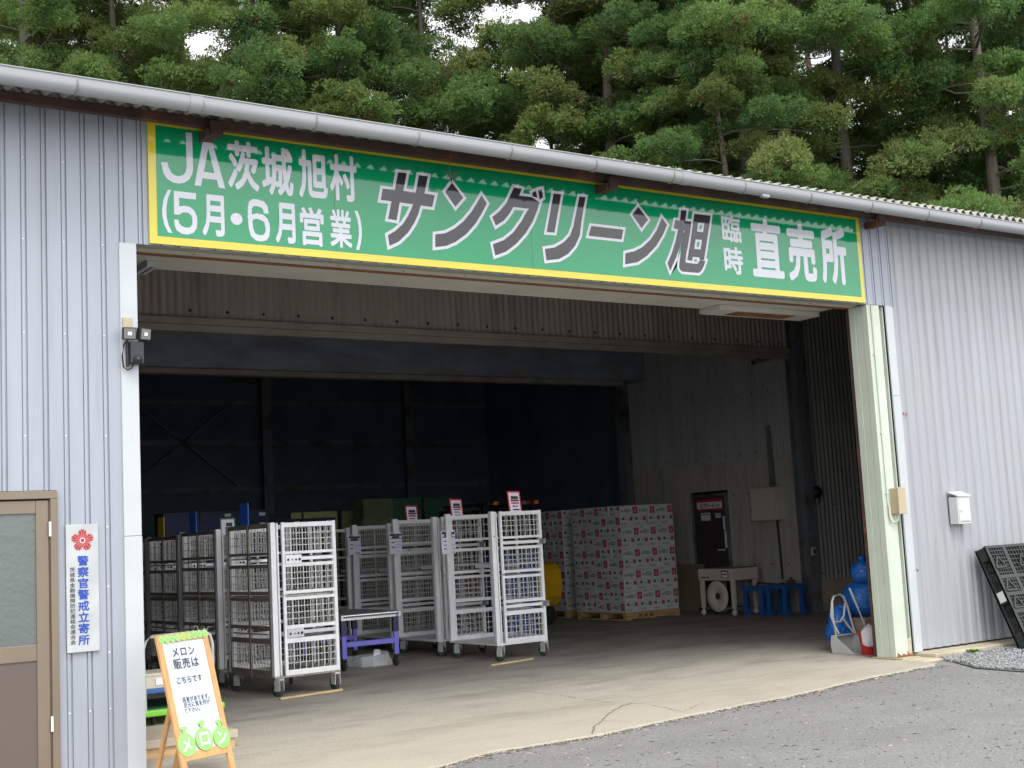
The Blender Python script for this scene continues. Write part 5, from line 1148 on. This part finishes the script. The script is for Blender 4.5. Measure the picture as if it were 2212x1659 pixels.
# ------------------------------------------------------------------ the cedar grove behind the shed
def leaf_material():
    m = bpy.data.materials.new('cedar_foliage'); m.use_nodes = True; t = m.node_tree; b = t.nodes['Principled BSDF']
    b.inputs['Roughness'].default_value = .6; b.inputs['Specular IOR Level'].default_value = .25
    at = t.nodes.new('ShaderNodeAttribute'); at.attribute_name = 'tint'
    oi = t.nodes.new('ShaderNodeObjectInfo'); hs = t.nodes.new('ShaderNodeHueSaturation')
    mr = t.nodes.new('ShaderNodeMapRange'); mr.inputs[3].default_value = .485; mr.inputs[4].default_value = .512
    t.links.new(oi.outputs['Random'], mr.inputs[0]); t.links.new(mr.outputs[0], hs.inputs['Hue'])
    t.links.new(at.outputs['Color'], hs.inputs['Color']); t.links.new(hs.outputs[0], b.inputs['Base Color'])
    tr = t.nodes.new('ShaderNodeBsdfTranslucent'); t.links.new(hs.outputs[0], tr.inputs['Color'])
    mx = t.nodes.new('ShaderNodeMixShader'); mx.inputs[0].default_value = .58
    o = t.nodes['Material Output']; t.links.new(b.outputs[0], mx.inputs[1]); t.links.new(tr.outputs[0], mx.inputs[2]); t.links.new(mx.outputs[0], o.inputs[0])
    return m
LEAF = leaf_material()
def tree_meshes(seed, H=21., z0=7.2, reach=3.1, dense=1.0, trunk_r=.25, hue=0., bare=0, bark=None):
    g = np.random.default_rng(seed); wood = MB(); lean_ = g.uniform(-.25, .25, 2)
    def axis(z): return np.array([lean_[0]*(z/H)+.12*math.sin(z*.45+seed), lean_[1]*(z/H)+.10*math.cos(z*.4+seed), z])
    zs = np.linspace(0, H, 16); wood.tube([axis(z) for z in zs], [max(.03, trunk_r*(1-.93*(z/H)**1.15)) for z in zs], 10)
    C = []; R = []; T = []
    nb_ = int(40*dense); ang = g.uniform(0, 6.28)
    for i in range(nb_):
        z = z0+(H-z0)*(i+g.uniform(-.3, .3))/nb_; ang += 2.4+g.uniform(-.5, .5)
        L = reach*(1-max(0, (z-z0)/(H-z0)))**.5*g.uniform(.6, 1.15)+.3
        d = np.array([math.cos(ang), math.sin(ang), 0]); sdv = np.array([-d[1], d[0], 0]); base = axis(z); droop = g.uniform(.10, .38); lift = g.uniform(.35, .75)
        bend = g.uniform(-.25, .25)
        def p(s): return base+d*L*s+sdv*L*bend*s*s+np.array([0, 0, 1])*L*(.22*s-(droop+.55)*s*s+lift*s**4)
        ss = np.linspace(0, 1, 8); wood.tube([p(s) for s in ss], [max(.005, (.010+.009*L)*(1-.85*s)) for s in ss], 5, caps=False)
        tone = g.uniform(0, 1)
        nt_ = max(3, int((2.2+1.75*L)*dense))
        for k in range(nt_):          # a billow of foliage is a dome of small round puffs
            s = .16+.88*((k+g.random())/nt_)**.6; c0_ = p(min(s, 1)); off = sdv*g.uniform(-1, 1)*(.40*L*(1.2-s)+.10)+np.array([0, 0, g.uniform(.0, .34)])+d*g.uniform(-.1, .2)
            c = c0_+off; wood.tube([c0_-d*.12, (c0_+c)/2+np.array([0, 0, -.04]), c], [.011, .009, .005], 4, caps=False)
            BR = g.uniform(.30, .66); bt = tone*.6+g.random()*.4
            for q in range(int(4+BR*24)):
                dv = g.normal(size=3); dv[2] = abs(dv[2])*.9-.25; dv /= np.linalg.norm(dv)
                C.append(c+dv*BR*g.uniform(.55, 1.0)*np.array([1.15, 1.15, .85])); R.append(g.uniform(.13, .24)); T.append((min(1, bt+g.normal(0, .08)), s))
    # a few dead bare twigs
    for i in range(10+bare):
        z = g.uniform(z0-1.5, z0+7); a = g.uniform(0, 6.28); L = g.uniform(.8, 1.9); d = np.array([math.cos(a), math.sin(a), 0]); b = axis(z)
        wood.tube([b, b+d*L*.5+np.array([0, 0, -.02*L]), b+d*L*.85+np.array([0, 0, .12*L]), b+d*L+np.array([.05, .02, .3*L])], [.03, .022, .014, .005], 5, caps=False)
    C = np.array(C); R = np.array(R); n = len(C); NB = 84
    # blades: short feathery fingers springing out of every tuft
    dirs = g.normal(size=(n, NB, 3)); dirs[:, :, 2] += .35; dirs /= np.linalg.norm(dirs, axis=2, keepdims=True)
    rad = R[:, None]*np.array(g.uniform(.45, .90, (n, NB)))
    sq = np.array([1.08, 1.08, .80])
    root = C[:, None, :]+dirs*rad[:, :, None]*sq
    tipd = dirs+g.normal(0, .35, (n, NB, 3)); tipd[:, :, 2] += .25; tipd /= np.linalg.norm(tipd, axis=2, keepdims=True)
    ln = R[:, None]*g.uniform(.28, .50, (n, NB)); side = np.cross(tipd, g.normal(size=(n, NB, 3))); side /= np.linalg.norm(side, axis=2, keepdims=True)
    wd_ = ln*.24
    v = np.stack([root, root+tipd*(ln*.45)[:, :, None]+side*wd_[:, :, None], root+tipd*ln[:, :, None], root+tipd*(ln*.45)[:, :, None]-side*wd_[:, :, None]], axis=2).reshape(-1, 3)
    nq = n*NB; me = bpy.data.meshes.new('crown'); me.vertices.add(nq*4); me.vertices.foreach_set('co', v.astype(np.float32).ravel())
    me.loops.add(nq*4); me.loops.foreach_set('vertex_index', np.arange(nq*4, dtype=np.int32)); me.polygons.add(nq); me.polygons.foreach_set('loop_start', np.arange(0, nq*4, 4, dtype=np.int32))
    me.update(calc_edges=True)
    pal = np.array([(.085, .165, .062), (.125, .222, .074), (.180, .285, .084), (.212, .280, .090), (.230, .248, .100)]); pal = pal*np.array([1+hue, 1, 1-hue])
    t_ = np.array([a for a, _ in T]); ti = np.clip(t_*4, 0, 3.99); lo = ti.astype(int); col = pal[lo]+(pal[lo+1]-pal[lo])*(ti-lo)[:, None]
    brown = g.random(n) < .018; col[brown] = (.13, .075, .035)
    col = np.repeat(col, NB*4, axis=0)*np.repeat(g.uniform(.75, 1.25, nq), 4)[:, None]
    att = me.color_attributes.new('tint', 'FLOAT_COLOR', 'POINT'); att.data.foreach_set('color', np.concatenate([col, np.ones((nq*4, 1))], axis=1).astype(np.float32).ravel())
    me.materials.append(LEAF)
    wo = wood.build('trunk', bark or BARK, bpy.data.objects.get('asphalt')); wm = wo.data; bpy.data.objects.remove(wo)
    return wm, me
KINDS = [tree_meshes(11, 21, 7.5, 3.1, 1.0, .25), tree_meshes(23, 22, 8.5, 2.9, .95, .27, .06), tree_meshes(37, 20, 6.5, 3.4, 1.1, .22), tree_meshes(41, 23, 9.0, 2.6, .66, .29, -.05, 8, BARKPALE), tree_meshes(59, 21, 7.0, 3.0, .52, .23, .10, 16)]
def plant(px, dist, kind, rz, label, s=1., group='cedars right behind the shed roof'):
    r = ray((px, 300)); r /= np.linalg.norm(r[:2]); x, y = r[0]*dist, r[1]*dist
    t = thing('cedar_tree', label, 'tree', (x, y, 0), rz, group); t.scale = (s, s, s)
    for nm, me in zip(('trunk', 'crown'), KINDS[kind]):
        o = bpy.data.objects.new(nm, me); COL.objects.link(o); o.parent = t
for a in ((55, 33, 1, .3, 'cedar at the far left edge above the gutter'), (235, 34.5, 0, 1.9, 'cedar above the wall left of the sign, second from the left edge'), (545, 32.5, 2, 4.1, 'thick bushy cedar above the first small lettering of the sign'),
          (760, 33, 0, 5.4, 'olive tinged cedar left of the bright sky gap'), (930, 34, 2, .9, 'cedar whose side edges the bright sky gap'), (1215, 33, 2, 2.6, 'full round cedar right of the bright sky gap'),
          (1325, 32, 1, 3.3, 'cedar with a visible trunk over the middle of the sign'), (1445, 34, 0, .4, 'slimmer cedar just right of the one over the middle of the sign'), (1600, 30, 2, 1.2, 'bright leafy cedar in front of the thick bare trunk'),
          (1693, 33, 3, 2.2, 'tall cedar with a thick bare trunk at the top of the picture'), (1830, 32, 0, 3.9, 'cedar above the right end of the sign'), (1990, 34, 1, 5.0, 'cedar with a thin trunk above the right wall'), (2130, 31, 2, .1, 'brownish green cedar at the right edge'), (2240, 33, 1, 2.9, 'cedar half cut by the right edge of the picture'), (395, 36, 4, 2.0, 'airy cedar in front of the left sky gap'), (1010, 35, 2, 2.7, 'low bushy cedar below the bright sky gap', .72), (1195, 36, 0, .6, 'low cedar filling in left of the visible middle trunk', .76), (420, 35, 2, 5.0, 'low bushy cedar under the left sky gap', .70), (1390, 35, 2, 1.0, 'low bush like cedar between the two visible middle trunks', .66), (1560, 29, 2, 2.0, 'bright bushy young cedar before the thick bare trunk', .72), (150, 36, 2, 3.0, 'green cedar between the two leftmost cedars'), (660, 36, 0, 2.2, 'cedar behind the gap between the bushy and the olive tinged ones'), (1535, 37, 2, 5.2, 'green cedar filling in behind the bright leafy one')):
    plant(*a[:4], *a[4:])
BK = [(-60, 44, 2), (130, 42, 4), (330, 45, 4), (395, 39, 4), (640, 43, 1), (850, 47, 3), (1080, 49, 4), (1270, 44, 0), (1390, 46, 3), (1545, 41, 4), (1760, 44, 3), (1905, 42, 4), (2060, 46, 4), (2170, 43, 3), (2300, 45, 1)]
for i, (px, d, k) in enumerate(BK):
    plant(px, d, k, 1.3*i, ['dim cedar in the back row beyond the left picture edge', 'thin cedar in the back row between the two leftmost cedars', 'sparse cedar in the back row against the sky, left of the dark trunk', 'dark bare trunk cedar in the left sky gap', 'cedar in the back row behind the thick bushy one', 'cedar in the back row left of the bright sky gap', 'cedar in the back row low behind the bright sky gap', 'cedar in the back row behind the full round one', 'back row cedar between the two visible middle trunks', 'dark narrow cedar left of the thick bare trunk', 'back row cedar right of the thick bare trunk', 'thin back row cedar in the gap above the end of the sign', 'back row cedar above the right wall', 'back row cedar close to the right edge', 'back row cedar outside the right edge'][i], group='cedars of the back row')
